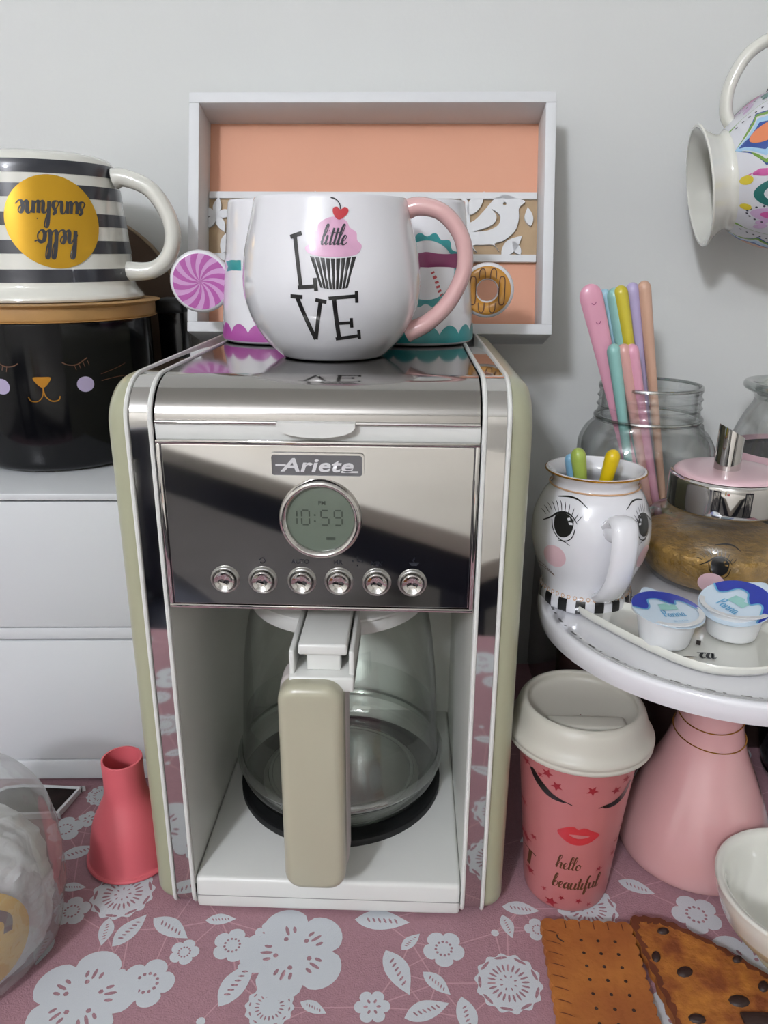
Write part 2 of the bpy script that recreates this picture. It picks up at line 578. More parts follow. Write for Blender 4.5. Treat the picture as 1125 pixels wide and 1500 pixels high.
def flower(n=5, r=1., hole=True, kind=0):
    out = []
    N = n * 12
    for k in range(N):
        a = 2 * pi * k / N
        rr = r * (.72 + .28 * abs(cos(n * a / 2)) ** .6)
        out.append((rr * cos(a), rr * sin(a)))
    loops = [out]
    if hole:
        if kind == 0:
            for k in range(12):
                a = 2 * pi * k / 12
                loops.append(circle(.38 * r * cos(a), .38 * r * sin(a), .07 * r, 6))
        elif kind == 1:
            for k in range(n):
                a = 2 * pi * k / n
                loops.append(circle(.36 * r * cos(a), .36 * r * sin(a), .13 * r, 8, .08 * r, a))
        elif kind == 2:
            for k in range(n):
                a = 2 * pi * k / n
                for d, w in ((-.14, .22), (0, .34), (.14, .22)):
                    loops.append(circle(.5 * r * cos(a + d * 2), .5 * r * sin(a + d * 2), w * r * .35, 8, .035 * r, a + d))
                loops.append(circle(.33 * r * cos(a + .2), .33 * r * sin(a + .2), .05 * r, 6))
    return loops

def daisy(r, rings):
    out = [(r * (.95 + .05 * cos(14 * a)) * cos(a), r * (.95 + .05 * cos(14 * a)) * sin(a)) for a in [2 * pi * k / 84 for k in range(84)]]
    loops = [out]
    for rr, n, w, h in rings:
        for k in range(n):
            a = 2 * pi * k / n
            loops.append(circle(rr * r * cos(a), rr * r * sin(a), w * r, 8, h * r, a))
    return loops

def leaf(holes=True):
    up = [(0, 0), (.2, .17), (.45, .24), (.7, .17), (1, 0)]
    dn = [(1, 0), (.7, -.15), (.4, -.2), (.15, -.13), (0, 0)]
    L = catmull(up, 5)[:-1] + catmull(dn, 5)[:-1]
    loops = [L]
    if holes:
        for k in range(6):
            loops.append(circle(.25 + .1 * k, .01, .022, 6, .065, .5))
    return loops

def tablecloth():
    t = thing('tablecloth', 'dusty rose tablecloth with white lace flower print on the table', 'tablecloth', (0, 0, 0))
    v, f = [], []
    # sheet with front and side drops
    th = .0016
    g = join(box(TX0, TX1, TY0, TY1, -.0015, 0))
    mesh('cloth', g, 'cloth', t, smooth=False)
    # front drop with soft folds
    v, f = [], []
    n = 120
    for j in range(9):
        for i in range(n + 1):
            x = TX0 + (TX1 - TX0) * i / n
            k = j / 8
            v.append((x, TY0 - .0012 - k * .012 * (1 + sin(x * 34 + .6 * sin(x * 11))), -.0008 - .22 * k))
    for j in range(8):
        for i in range(n):
            a = j * (n + 1) + i
            f.append((a, a + 1, a + n + 2, a + n + 1))
    mesh('front_drop', (v, f), 'cloth', t)
    F = Flat((0, 0, 0), (1, 0, 0), (0, 1, 0))
    meshes = {}
    def motif(kind, loops):
        s = fill(loops)
        me = bpy.data.meshes.new('lace_' + kind)
        me.from_pydata([(p[0], p[1], 0) for p in s[0]], [], s[1])
        me.materials.append(M['lace'])
        meshes[kind] = me
    motif('fl', flower(5, 1, True, 0)); motif('fl2', flower(6, 1, True, 1)); motif('big', flower(5, 1, True, 2))
    motif('daisy', daisy(1, [(.5, 20, .1, .035), (.8, 12, .035, .1)]))
    motif('doily', daisy(1, [(.5, 22, .13, .035), (.22, 8, .05, .025), (.84, 9, .05, .2)]))
    motif('leaf', leaf()); motif('dot', [circle(0, 0, 1, 10)])
    nm = {'fl': 'lace_flower', 'fl2': 'lace_flower', 'big': 'lace_blossom', 'daisy': 'lace_daisy', 'doily': 'lace_doily', 'leaf': 'lace_leaf', 'dot': 'lace_dot'}
    spots = [('big', -.0184, -.0301, .0335), ('fl2', -.036, -.017, .0092), ('fl', -.0577, -.0266, .0125), ('daisy', -.0268, -.0671, .0145),
             ('fl2', .0324, -.0648, .0105), ('fl', .0753, -.0238, .0132), ('doily', .1132, -.0462, .0205), ('fl', .1366, -.0069, .0088),
             ('big', -.1373, -.0659, .032), ('fl', -.1027, -.0548, .0165), ('fl', -.1694, -.0046, .012), ('fl', -.2065, .0703, .0135),
             ('doily', -.1408, .0109, .0215), ('fl2', -.1929, .082, .0088), ('daisy', -.193, .1095, .0125), ('fl', -.0863, -.0328, .0093),
             ('doily', .1721, .012, .0205), ('fl', .2431, .0093, .016), ('dot', -.0484, -.0416, .0026), ('dot', .1086, -.0107, .0026), ('dot', -.1202, -.0485, .0025)]
    leaves = [(.039, -.0263, .054, -.0566), (.0488, -.0259, .0604, -.0132), (.0622, -.0408, .0781, -.0556), (.051, -.0712, .0771, -.0609),
              (.0845, -.0563, .0889, -.083), (-.1426, -.009, -.1397, -.0304), (-.1327, -.0306, -.119, -.0053), (-.1137, -.0079, -.087, -.0227),
              (-.1987, .0409, -.174, .054), (-.1858, .015, -.1679, .0156), (-.0564, -.0683, -.0418, -.0373), (-.0095, -.0635, .0064, -.0701),
              (.1149, .0039, .1193, -.0143), (.1153, .0108, .1398, .0079), (.1986, .0367, .2211, .0255), (.018, -.0036, .0538, -.0048), (-.0793, -.0083, -.0596, -.0064)]
    taken = [(x, y, r) for _, x, y, r in spots] + [((a + c) / 2, (b + d) / 2, hypot(c - a, d - b) * .45) for a, b, c, d in leaves]
    nmot = 0
    def put(kind, x, y, r, rot):
        o = bpy.data.objects.new(nm[kind], meshes[kind])
        o.location = (x, y, .0002 + .00001 * (len(t.children) % 9)); o.scale = (r, r, 1); o.rotation_euler.z = rot
        COL.objects.link(o); o.parent = t
    for k, x, y, r in spots: put(k, x, y, r, random.uniform(0, 6))
    for a, b, c, d in leaves: put('leaf', a, b, hypot(c - a, d - b), atan2(d - b, c - a))
    tries = 0
    while nmot < 215 and tries < 9000:
        tries += 1
        x, y = random.uniform(-.42, .42), random.uniform(-.41, .32)
        k = random.choice(['fl', 'fl2', 'fl', 'daisy', 'doily', 'leaf', 'leaf', 'leaf', 'big', 'dot'])
        r = {'fl': .013, 'fl2': .010, 'daisy': .014, 'doily': .02, 'leaf': .026, 'big': .031, 'dot': .0025}[k] * random.uniform(.9, 1.1)
        rr = r * (.55 if k == 'leaf' else 1)
        if any(hypot(x - a, y - b) < rr + c + .002 for a, b, c in taken): continue
        if abs(x) > .73 or y > .31 or y < -.41: continue
        taken.append((x, y, rr))
        rot = random.uniform(0, 6.28)
        if k == 'leaf': put(k, x - cos(rot) * r / 2, y - sin(rot) * r / 2, r, rot)
        else: put(k, x, y, r, rot)
        nmot += 1
    # fine web of threads between the motifs
    sh = []
    for i, (x, y, r) in enumerate(taken):
        near = sorted(range(len(taken)), key=lambda j: hypot(taken[j][0] - x, taken[j][1] - y))[1:5]
        for j in near:
            if j > i: sh.append(stroke([(x * 1000, y * 1000), (taken[j][0] * 1000, taken[j][1] * 1000)], .8, curve=False))
    o = decal('lace_thread', sh, F, 'lacepink', t, .00012)
    o['kind'] = 'stuff'
tablecloth()
CZ = .0006      # things stand on the cloth

# ------------------------------------------------------------------ coffee maker
def prof_side(inset=0., n=10):
    """side outline of the machine in (y, z), counter-clockwise from bottom front"""
    i = inset
    P = []
    y0, y1, z0, z1 = i, .2465 - i, .002 + i, .350 - i
    rb, rt, rh = max(.002, .012 - i), max(.006, .030 - i * .6), max(.006, .0225 - i * .4)
    for k in range(n + 1):
        a = pi / 2 * k / n
        P.append((y0 + rb * (1 - sin(a)), z0 + rb * (1 - cos(a))))
    for k in range(n + 1):
        a = pi / 2 * k / n
        P.append((y0 + rt * (1 - cos(a)), z1 - rh * (1 - sin(a))))
    r = max(.002, .004 - i)
    for k in range(5):
        a = pi / 2 * k / 4
        P.append((y1 - r * (1 - sin(a)), z1 - r * (1 - cos(a))))
    for k in range(5):
        a = pi / 2 * k / 4
        P.append((y1 - r * (1 - cos(a)), z0 + r * (1 - sin(a))))
    return P

def extrude_x(P, x0, x1):
    n = len(P)
    v = [(x0, y, z) for y, z in P] + [(x1, y, z) for y, z in P]
    f = [(k, (k + 1) % n, n + (k + 1) % n, n + k) for k in range(n)]
    f += [tuple(range(n))[::-1], tuple(range(n, 2 * n))]
    return v, f

def coffee_maker():
    t = thing('coffee_maker', 'sage green and chrome drip coffee machine with round clock display', 'coffee machine', (0, 0, CZ))
    # white body: rear column, head, cavity liners
    hb = join(box(-.0868, .0868, .2, .245, .004, .347), box(-.0868, .0868, .006, .21, .223, .3245))
    mesh('housing', hb, 'cream_pl', t, smooth=False)
    mesh('cavity_liner', box(-.0885, -.0866, .0015, .21, .02, .226), 'cream_pl', t, smooth=False)
    mesh('cavity_liner', box(.0866, .0885, .0015, .21, .02, .226), 'cream_pl', t, smooth=False)
    mesh('base', rbox(-.0866, .0866, -.0005, .21, .002, .0265, .003), 'white_pl', t)
    mesh('base_seam', box(-.0866, .0866, -.0008, .0, .0125, .0129), 'groove', t, smooth=False)
    for x in (-.07, .07):
        for y in (.03, .22): mesh('foot', move(revolve([(.001, 0), (.008, 0), (.008, .004), (.001, .004)], 16), x, y, -.0004), 'black', t)
    # lid
    P = prof_side()
    arc = [p for p in P if p[1] > .3269 and p[0] < .2]
    arc = [(-.0002, .3285)] + arc[:11] + [(.2445, .350)]
    lidp = arc + [(.2445, .3465), (.03, .3465), (.012, .341), (.003, .332), (.0028, .3285)]
    mesh('lid', extrude_x(lidp, -.0855, .0855), 'chrome_lid', t, angle=30)
    mesh('lid_lip', tube([(-.0855, -.0002, .3282), (.0855, -.0002, .3282)], .0011, 10), 'chrome', t)
    mesh('lid_gasket', rbox(-.0862, .0862, .0006, .012, .3185, .3278, .0006), 'white_pl', t)
    # white grip of the lid
    v = [[(20.5 * cos(a), 5.8 * sin(a) + 0) for a in [pi + pi * k / 24 for k in range(25)]] + [(20.5, 2), (-20.5, 2)]]
    plate('lid_tab', v, .008, 'white_pl', t, Matrix.Translation((0, -.0055, .3273)))
    # front panel
    pn = mesh('front_panel', rbox(-.0835, .0835, -.0015, .006, .2235, .3168, .0008), 'chrome', t, smooth=False)
    fr = []
    for x0, x1, z0, z1 in ((-.0858, .0858, .3168, .3188), (-.0858, .0858, .2213, .2235), (-.0858, -.0835, .2235, .3168), (.0835, .0858, .2235, .3168)):
        fr.append(rbox(x0, x1, -.0022, .005, z0, z1, .0005, 2))
    mesh('panel_frame', join(*fr), 'chrome', t)
    for x in (-.0835, .083): mesh('panel_seam', box(x, x + .0005, -.0016, -.0014, .2235, .3168), 'chrome_dark', t, smooth=False)
    # badge
    def rr(w, h, r, n=5):
        L = []
        for cx, cy, a0 in ((w - r, h - r, 0), (-w + r, h - r, pi / 2), (-w + r, -h + r, pi), (w - r, -h + r, 1.5 * pi)):
            L += [(cx + r * cos(a0 + pi / 2 * k / n), cy + r * sin(a0 + pi / 2 * k / n)) for k in range(n + 1)]
        return L
    bz = .3062
    bd = plate('badge', [rr(25, 6.6, 2)], .0012, 'badge', t, Matrix.Translation((0, -.0026, bz)))
    plate('badge_rim', [rr(25, 6.6, 2), rr(24, 5.6, 1.4)], .0012, 'chrome', bd, Matrix.Translation((0, -.0031, bz)))
    g = text_geo('Ariete', 11.0, .28, .22, 1.06)
    k = 19.5 / max(p[0] for p in g[0])
    g = [(p[0] * k, p[1] * .92 - .3) for p in g[0]], g[1]
    FP = Flat((0, -.0026, bz), (1, 0, 0), (0, 0, 1))
    bars = [fill([[(-22, -.6), (-16.5, -.6), (-16.5, .5), (-22, .5)]]), fill([[(13, -3.9), (22, -3.9), (22, -2.9), (13, -2.9)]])]
    decal('badge_lettering', [g] + bars, FP, 'silver', bd, .0004)
    # display
    dz, dx = .2758, .0012
    RX = Matrix.Translation((dx, 0, dz)) @ Matrix.Rotation(pi / 2, 4, 'X')
    d = mesh('display', xf(revolve([(.0001, .0022), (.0183, .0022), (.0183, 0)], 48), RX), 'lcd', t)
    bez = smooth_prof([(.0226, .0), (.0226, .002), (.0218, .0045), (.02, .0052), (.0184, .0036), (.0182, .0018)], 4)
    mesh('display_bezel', xf(revolve(bez, 56), RX), 'chrome', t)
    SEG = {'0': 'abcdef', '1': 'bc', '5': 'acdfg', '9': 'abcdfg'}
    def seg(ch, x, y, w=4.2, h=8.4, t_=.75):
        out = []
        for s in SEG[ch]:
            if s in 'agd':
                yy = {'a': h, 'g': h / 2, 'd': 0}[s]
                out.append(([(x + .5, yy + y - t_ / 2), (x + w - .5, yy + y - t_ / 2), (x + w - .5, yy + y + t_ / 2), (x + .5, yy + y + t_ / 2)], [(0, 1, 2, 3)]))
            else:
                xx = x + (w if s in 'bc' else 0); y0 = y + (h / 2 if s in 'bf' else 0) + .5; y1 = y0 + h / 2 - 1
                out.append(([(xx - t_ / 2, y0), (xx + t_ / 2, y0), (xx + t_ / 2, y1), (xx - t_ / 2, y1)], [(0, 1, 2, 3)]))
        return out
    sh = seg('1', -17, -3.2) + seg('0', -10.2, -3.2) + seg('5', .4, -3.2) + seg('9', 7.6, -3.2)
    sh += [fill([circle(-3, -1, .55, 8)]), fill([circle(-3, 2.4, .55, 8)])]
    g = text_geo('PM', 3.2, .05)
    sh.append(shift(g, 1, 9.2)); sh.append(fill([[(3, -11.8), (8, -11.8), (8, -10.2), (3, -10.2)]]))
    decal('display_digits', sh, Flat((dx, -.0022, dz), (1, 0, 0), (0, 0, 1)), 'lcd_ink', d, .0002)
    # buttons
    for x in (-.0532, -.0319, -.01, .0107, .0318, .0516):
        MX = Matrix.Translation((x, -.0012, .2391)) @ Matrix.Rotation(pi / 2, 4, 'X')
        b = mesh('button', xf(revolve(smooth_prof([(.0001, .0024), (.003, .0027), (.0048, .0038), (.0056, .0042), (.006, .003), (.006, 0)], 4), 28), MX), 'chrome', t)
        mesh('button_ring', xf(revolve(smooth_prof([(.0064, .0), (.0066, .0018), (.0073, .0022), (.008, .0012), (.0082, .0)], 3), 32), MX), 'steel', b)
    sh = [shift(text_geo('AUTO', 3.6, .03), -10.6, 0), shift(text_geo('HR', 3.6, .03), 10.4, 0), shift(text_geo('MIN', 3.6, .03), 31.8, -.4)]
    for a in range(4): sh.append(fill([circle(21.2 + 2.6 * cos(a * pi / 2), .9 + 2.6 * sin(a * pi / 2), .45, 8)]))
    sh += [stroke([(21.2, 2.2), (21.2, .7), (22.6, .7)], .5, curve=False)]
    sh.append(fill([[(49.4, .8), (55.4, .8), (54, -1.2), (50.8, -1.2)]])); sh.append(stroke([(52.4, 1.3), (51.8, 2.1), (52.6, 2.8), (52.2, 3.5)], .5))
    sh.append(stroke([(-33.5, .5), (-31.5, 1.9), (-30.2, 0), (-31.8, -1.2), (-33, -.6)], .45))
    decal('button_lettering', sh, Flat((0, -.0015, .2505), (1, 0, 0), (0, 0, 1)), 'ink_soft', t, .0002)
    # side trims
    n = len(P)
    front = P
    for sgn in (-1, 1):
        a, b = sorted((sgn * .0885, sgn * .1005))
        mesh('chrome_strip', extrude_x(P, a, b), 'chrome', t, angle=25)
        for xx, r in ((.0879, .0014), (.1007, .0013)):
            path = [(sgn * xx, y - (.0006 if y < .15 else -.0006), z) for y, z in P]
            mesh('piping', tube(path, r, 8, closed=True, up=(1, 0, 0)), 'white_pl', t)
        # pillowed side panel
        v, f = [], []
        K = 9
        for k in range(K):
            a = pi / 2 * k / (K - 1)
            Q = prof_side(.0105 * (1 - cos(a)))
            x = sgn * (.1008 + .0135 * sin(a))
            v += [(x, y + .001, z) for y, z in Q]
        m = len(Q)
        for k in range(K - 1):
            for i in range(m): f.append((k * m + i, k * m + (i + 1) % m, (k + 1) * m + (i + 1) % m, (k + 1) * m + i))
        f.append(tuple(range((K - 1) * m, K * m)))
        f.append(tuple(range(m)))
        mesh('side_panel', (v, f), 'sage', t, angle=60)
    # hot plate
    hp = mesh('hot_plate', move(revolve(smooth_prof([(.0001, .0308), (.07, .0308), (.0735, .0318), (.0755, .0295), (.076, .0265)], 4), 56), 0, .106), 'black', t)
    mesh('plate_disc', move(revolve([(.0001, .0312), (.06, .0312), (.06, .0305)], 48), 0, .106), 'steel', hp)
    # filter basket above the carafe
    mesh('filter_basket', move(revolve(smooth_prof([(.0001, .2130), (.045, .2130), (.055, .215), (.06, .2235)], 4), 48), 0, .1), 'cream_pl', t)
coffee_maker()

def carafe():
    t = thing('coffee_carafe', 'glass coffee jug with khaki handle standing inside the coffee machine', 'coffee jug', (0, .106, CZ + .0322))
    prof = smooth_prof([(.0001, .0012), (.05, .0012), (.064, .002), (.071, .006), (.0745, .013), (.0755, .02), (.0765, .0245), (.0745, .028), (.073, .04), (.0715, .07), (.069, .105), (.0645, .135), (.0585, .15)], 5)
    g = mesh('glass_body', revolve(prof, 72), 'carafe', t)
    mesh('glass_ridge', revolve(smooth_prof([(.0755, .020), (.0775, .0225), (.0777, .0245), (.0765, .0268), (.0745, .028)], 3), 72), 'glass_edge', g)
    mesh('inner_wall', revolve([(r - .0022, z + .001) for r, z in prof if z < .06 and r > .06], 72), 'carafe', g)
    mesh('glass_foot', torus(.0545, .0018, 56, 8, .0028), 'carafe', g)
    # collar and lid
    mesh('collar', revolve(smooth_prof([(.0575, .147), (.0615, .148), (.0618, .156), (.059, .158)], 3), 56), 'white_pl', t)
    lid = mesh('lid', revolve(smooth_prof([(.0001, .1685), (.04, .1685), (.055, .167), (.0605, .163), (.061, .158), (.0001, .157)], 4), 56), 'white_pl', t)
    mesh('lid_flap', rbox(-.0125, .0155, -.116, -.05, .1645, .1715, .0016), 'white_pl', lid)
    mesh('flap_tooth', join(rbox(-.008, .0115, -.113, -.104, .1535, .165, .001)), 'white_pl', lid)
    # bracket
    mesh('bracket', join(rbox(-.0175, -.0145, -.117, -.055, .148, .168, .001), rbox(.0165, .0195, -.117, -.055, .148, .168, .001),
                         rbox(-.0175, .0195, -.121, -.055, .144, .1535, .0015)), 'white_pl', t)
    # handle: D-shaped grip, front shell and inner liner
    def grip(w, h0, h1, y0, y1, r, x0=-.0045, wb=0):
        bm = bmesh.new()
        v, f = box(x0 - w, x0 + w, y0, y1, h0, h1)
        v = [(x0 + (p[0] - x0) * (1 - wb if p[2] < (h0 + h1) / 2 else 1), p[1], p[2]) for p in v]
        bv = [bm.verts.new(p) for p in v]
        for q in f: bm.faces.new([bv[i] for i in q])
        bmesh.ops.recalc_face_normals(bm, faces=bm.faces)
        ed = [e for e in bm.edges if abs(e.verts[0].co.y - e.verts[1].co.y) > 1e-4]
        bmesh.ops.bevel(bm, geom=ed, offset=r, segments=6, affect='EDGES', profile=.5)
        ed = [e for e in bm.edges if abs(e.verts[0].co.y - y0) < 1e-5 and abs(e.verts[1].co.y - y0) < 1e-5]
        bmesh.ops.bevel(bm, geom=ed, offset=.006, segments=5, affect='EDGES', profile=.5)
        bm.verts.index_update()
        out = [tuple(p.co) for p in bm.verts], [tuple(p.index for p in q.verts) for q in bm.faces]
        bm.free()
        return out
    hd = mesh('handle', grip(.0187, .010, .1525, -.131, -.1175, .011), 'handle', t, angle=50)
    mesh('handle_liner', grip(.0196, .0100, .1522, -.1178, -.0985, .0105), 'liner', hd, angle=50)
    mesh('handle_arm', rbox(-.011, .009, -.102, -.057, .135, .1475, .003), 'liner', hd)
carafe()

# ------------------------------------------------------------------ mugs on the machine
TOP = .3506 + CZ
def cup_shell(outer, th=.0032, floor=.006):
    """outer (r,z) from foot to rim -> closed outer + inner wall"""
    inner = [(max(.0005, r - th), max(z, floor)) for r, z in outer if z > floor * .8][::-1]
    rim = [(outer[-1][0] - th * .2, outer[-1][1] + th * .35), (outer[-1][0] - th * .8, outer[-1][1] + th * .35)]
    return [(.0005, 0.0015), (outer[0][0] * .8, .0015), (outer[0][0] * .9, 0)] + outer + rim + inner + [(.0005, floor)]

def love_mug():
    t = thing('mug', 'white rounded mug reading LOVE with a cupcake and pink handle', 'mug', (-.001, .105, TOP), (0, 0, 0), 'mugs on top of the coffee machine')
    out = smooth_prof([(.031, .0), (.034, .002), (.044, .012), (.0522, .027), (.0552, .043), (.0535, .062), (.0495, .079), (.0465, .092)], 6)
    mesh('body', revolve(cup_shell(out), 72), 'ceramic', t)
    path = catmull([(.043, 0, .0855), (.053, -.002, .089), (.068, -.004, .085), (.0795, -.005, .071), (.0815, -.005, .053), (.073, -.004, .034), (.06, -.002, .021), (.047, 0, .0145)], 6)
    mesh('handle', tube(path, lambda s: .0050 + .0014 * abs(2 * s - 1) ** 3, 14, 1.25, up=(0, 1, 0)), 'pinkcer', t)
    S = Rev(out)
    sf = lambda pts, w: stroke(pts, w, curve=False)
    # L O(cupcake) V E : slab letters drawn by hand
    L = [sf([(-15.5, 72), (-12.2, 43.5)], 2.2), sf([(-18, 70.5), (-11.5, 72.6)], 2.2), sf([(-14, 43.7), (-4, 44.5)], 2.2), sf([(-4.3, 49), (-3.6, 42)], 2.2)]
    V = [sf([(-14.5, 38), (-5.5, 14.5)], 2.4), sf([(-5.5, 14.5), (-1.2, 37)], 2.2), sf([(-18.5, 39), (-11.5, 38.6)], 2.2), sf([(-4.2, 37.2), (2, 36)], 2.2)]
    E = [sf([(6.2, 38.5), (8, 15)], 2.4), sf([(3.2, 38), (19, 39.3)], 2.0), sf([(18.6, 42), (18.8, 35.5)], 1.8), sf([(7, 24), (15.5, 24.4)], 1.8), sf([(15.4, 27), (15.5, 21.5)], 1.8), sf([(6, 14.8), (19.5, 16.6)], 2.0), sf([(19.3, 20), (19.5, 14.5)], 1.8)]
    decal('lettering', L + V + E, S, 'ink', t)
    fro = fill([catmull([(-7.5, 62), (-9.5, 65), (-5.5, 68), (-6.5, 71.5), (-3, 74), (-2, 77.5), (3, 80.5), (8, 81), (13, 79), (15, 75.5), (18.5, 73), (19, 69), (21.5, 66), (19.5, 62), (15, 60.5), (6, 60), (-2, 60.5)], 4, True)], 3)
    decal('cupcake_frosting', [fro], S, 'pinkp', t, .0002)
    w = []
    for k in range(9):
        a0, a1 = k / 9, (k + .78) / 9
        tx = lambda u: -6.8 + 26 * u
        bx = lambda u: -1.2 + 15.5 * u
        ty = lambda u: 60.5 - 1.2 * sin(pi * u)
        by = lambda u: 43.8 - 1.0 * sin(pi * u)
        q = [(bx(a0), by(a0)), (bx(a1), by(a1)), (tx(a1), ty(a1)), (tx(a0), ty(a0))]
        w.append(fill([q], 3))
    decal('cupcake_case', w, S, 'ink', t)
    hrt = catmull([(9, 79.5), (6, 82.5), (5.8, 85.5), (8, 86.3), (9.8, 84.8), (12, 86.2), (14, 85), (13.2, 82.3)], 4, True)
    decal('cherry', [fill([hrt], 2)], S, 'redp', t, .0004)
    decal('cherry_stem', [stroke([(9.8, 85), (9.2, 88), (7, 90.3), (4.5, 91)], .6)] + script('little', 6, 66.5, 5.0, 1.0, .3), S, 'ink_soft', t, .0005)
love_mug()

def scallop(S, z0, amp, per, n, m, name, parent, phi0=-pi, phi1=pi, base=2.):
    """printed scalloped border round the foot of a mug (wraps right round)"""
    v, f = [], []
    N = n * 8
    for k in range(N + 1):
        ph = phi0 + (phi1 - phi0) * k / N
        zt = z0 + amp * abs(sin(ph * n / 2)) ** .7
        for z in [(base + (zt - base) * j / 4) * .001 for j in range(5)]:
            r = S.r(z) + .0003
            v.append((r * sin(ph), -r * cos(ph), z))
    for k in range(N):
        for j in range(4): f.append((5 * k + j, 5 * k + 5 + j, 5 * k + 6 + j, 5 * k + 1 + j))
    me = bpy.data.meshes.new(name)
    me.from_pydata(v, [], f)
    for p in me.polygons: p.use_smooth = True
    return link(name, me, m, parent)

BACK = smooth_prof([(.0395, 0), (.0418, .002), (.042, .008), (.0405, .03), (.0375, .06), (.0348, .085), (.0335, .096)], 5)
def candy_mug():
    t = thing('mug', 'white tapered mug with pink swirl candy disc as its handle', 'mug', (-.0505, .197, TOP), (0, 0, 0), 'mugs on top of the coffee machine')
    mesh('body', revolve(cup_shell(BACK), 64), 'ceramic', t)
    S = Rev(BACK)
    scallop(S, 8, 6, 0, 16, 'magenta', 'scalloped_border', t)
    decal('ribbon_print', [fill([[(-33.5, 49), (-28, 50), (-20, 50), (-20, 57), (-28, 57), (-34, 56), (-31.5, 52.5)]], 3)], S, 'teal', t)
    # candy disc, facing the front
    cx, cz = -.0575, .0415
    RX = Matrix.Translation((cx, .0, cz)) @ Matrix.Rotation(radians(8), 4, 'Z') @ Matrix.Rotation(pi / 2, 4, 'X')
    pr = smooth_prof([(.0001, .006), (.018, .006), (.0215, .0045), (.0225, 0), (.0215, -.0045), (.018, -.006), (.0001, -.006)], 4)
    d = mesh('handle', xf(revolve(pr, 48), RX), 'ceramic', t)
    o = RX @ Vector((0, 0, .0061))
    F = Flat(o, RX.to_3x3() @ Vector((1, 0, 0)), RX.to_3x3() @ Vector((0, 1, 0)))
    decal('candy_disc', [fill([circle(0, 0, 19.8, 40)])], F, 'lilac', d, .0001)
    sh = []
    for k in range(12):
        a = 2 * pi * k / 12
        l0, l1 = [], []
        for j in range(9):
            r = 19.8 * j / 8
            tw = .55 * (1 - j / 8) ** 1.0
            l0.append((r * cos(a + tw), r * sin(a + tw))); l1.append((r * cos(a + tw + .27), r * sin(a + tw + .27)))
        v = l0 + l1
        sh.append((v, [(j, j + 1, 9 + j + 1, 9 + j) for j in range(8)]))
    decal('candy_swirl', sh, F, 'magenta', d, .0003)
candy_mug()

def donut_mug():
    t = thing('mug', 'white tapered mug with glazed doughnut handle and teal badge print', 'mug', (.0525, .197, TOP), (0, 0, 0), 'mugs on top of the coffee machine')
    mesh('body', revolve(cup_shell(BACK), 64), 'ceramic', t)
    S = Rev(BACK)
    scallop(S, 8, 6, 0, 16, 'teal', 'scalloped_border', t)
    ring = [circle(6, 51, 24, 72), circle(6, 51, 19.5, 60)]
    ring[0] = [(6 + (23.5 + 1.5 * cos(14 * a)) * cos(a), 51 + (23.5 + 1.5 * cos(14 * a)) * sin(a)) for a in [2 * pi * k / 84 for k in range(84)]]
    decal('badge_print', [fill(ring, 4)], S, 'teal', t)
    decal('banner_print', [fill([[(-20, 54), (6, 53), (27, 52.5), (33.5, 51.5), (31, 57), (33.5, 62), (26, 62), (6, 63), (-20, 64)]], 4)], S, 'plum', t, .0004)
    cane = []
    pts = catmull([(10, 50), (13, 44), (15, 38), (18, 33.5), (22, 34), (23.5, 38)], 4)
    for k in range(0, len(pts) - 1, 2): cane.append(stroke(pts[k:k + 2], 2.6, curve=False))
    decal('candy_cane_print', cane, S, 'redp', t)
    cx, cz = .0515, .0365
    RX = Matrix.Translation((cx, .0, cz)) @ Matrix.Rotation(radians(-4), 4, 'Z') @ Matrix.Rotation(pi / 2, 4, 'X')
    pr = smooth_prof([(.0075, -.002), (.0078, .003), (.011, .0062), (.016, .006), (.019, .003), (.0195, -.002), (.016, -.006), (.0105, -.006), (.0075, -.002)], 4)
    d = mesh('handle', xf(revolve(pr, 48), RX), 'ceramic', t)
    pr2 = [(r, z + .0006) for r, z in smooth_prof([(.0085, .0042), (.011, .0062), (.0155, .0061), (.0172, .005)], 4)]
    mesh('doughnut_glaze', xf(revolve(pr2, 48), RX), 'donut', d)
    Rm = RX.to_3x3()
    F = Flat(RX @ Vector((0, 0, .0072)), Rm @ Vector((1, 0, 0)), Rm @ Vector((0, 1, 0)))
    sh = []
    for x in (-10.5, -4, 4, 10.5):
        for y0 in (12.5, -12.5):
            s = 1 if y0 > 0 else -1
            k = 1 if abs(x) < 6 else .55
            y1 = s * (8.5 if abs(x) < 6 else -2)
            sh.append(stroke([(x - 2.2, y1), (x - 1.6, y0 * k + s * 1.5), (x + .4, y0 * k + s * 3), (x + 2, y0 * k + s), (x + 2.2, y1)], .7))
    decal('icing_drizzle', sh, F, 'cocoa', d, .0003)
donut_mug()

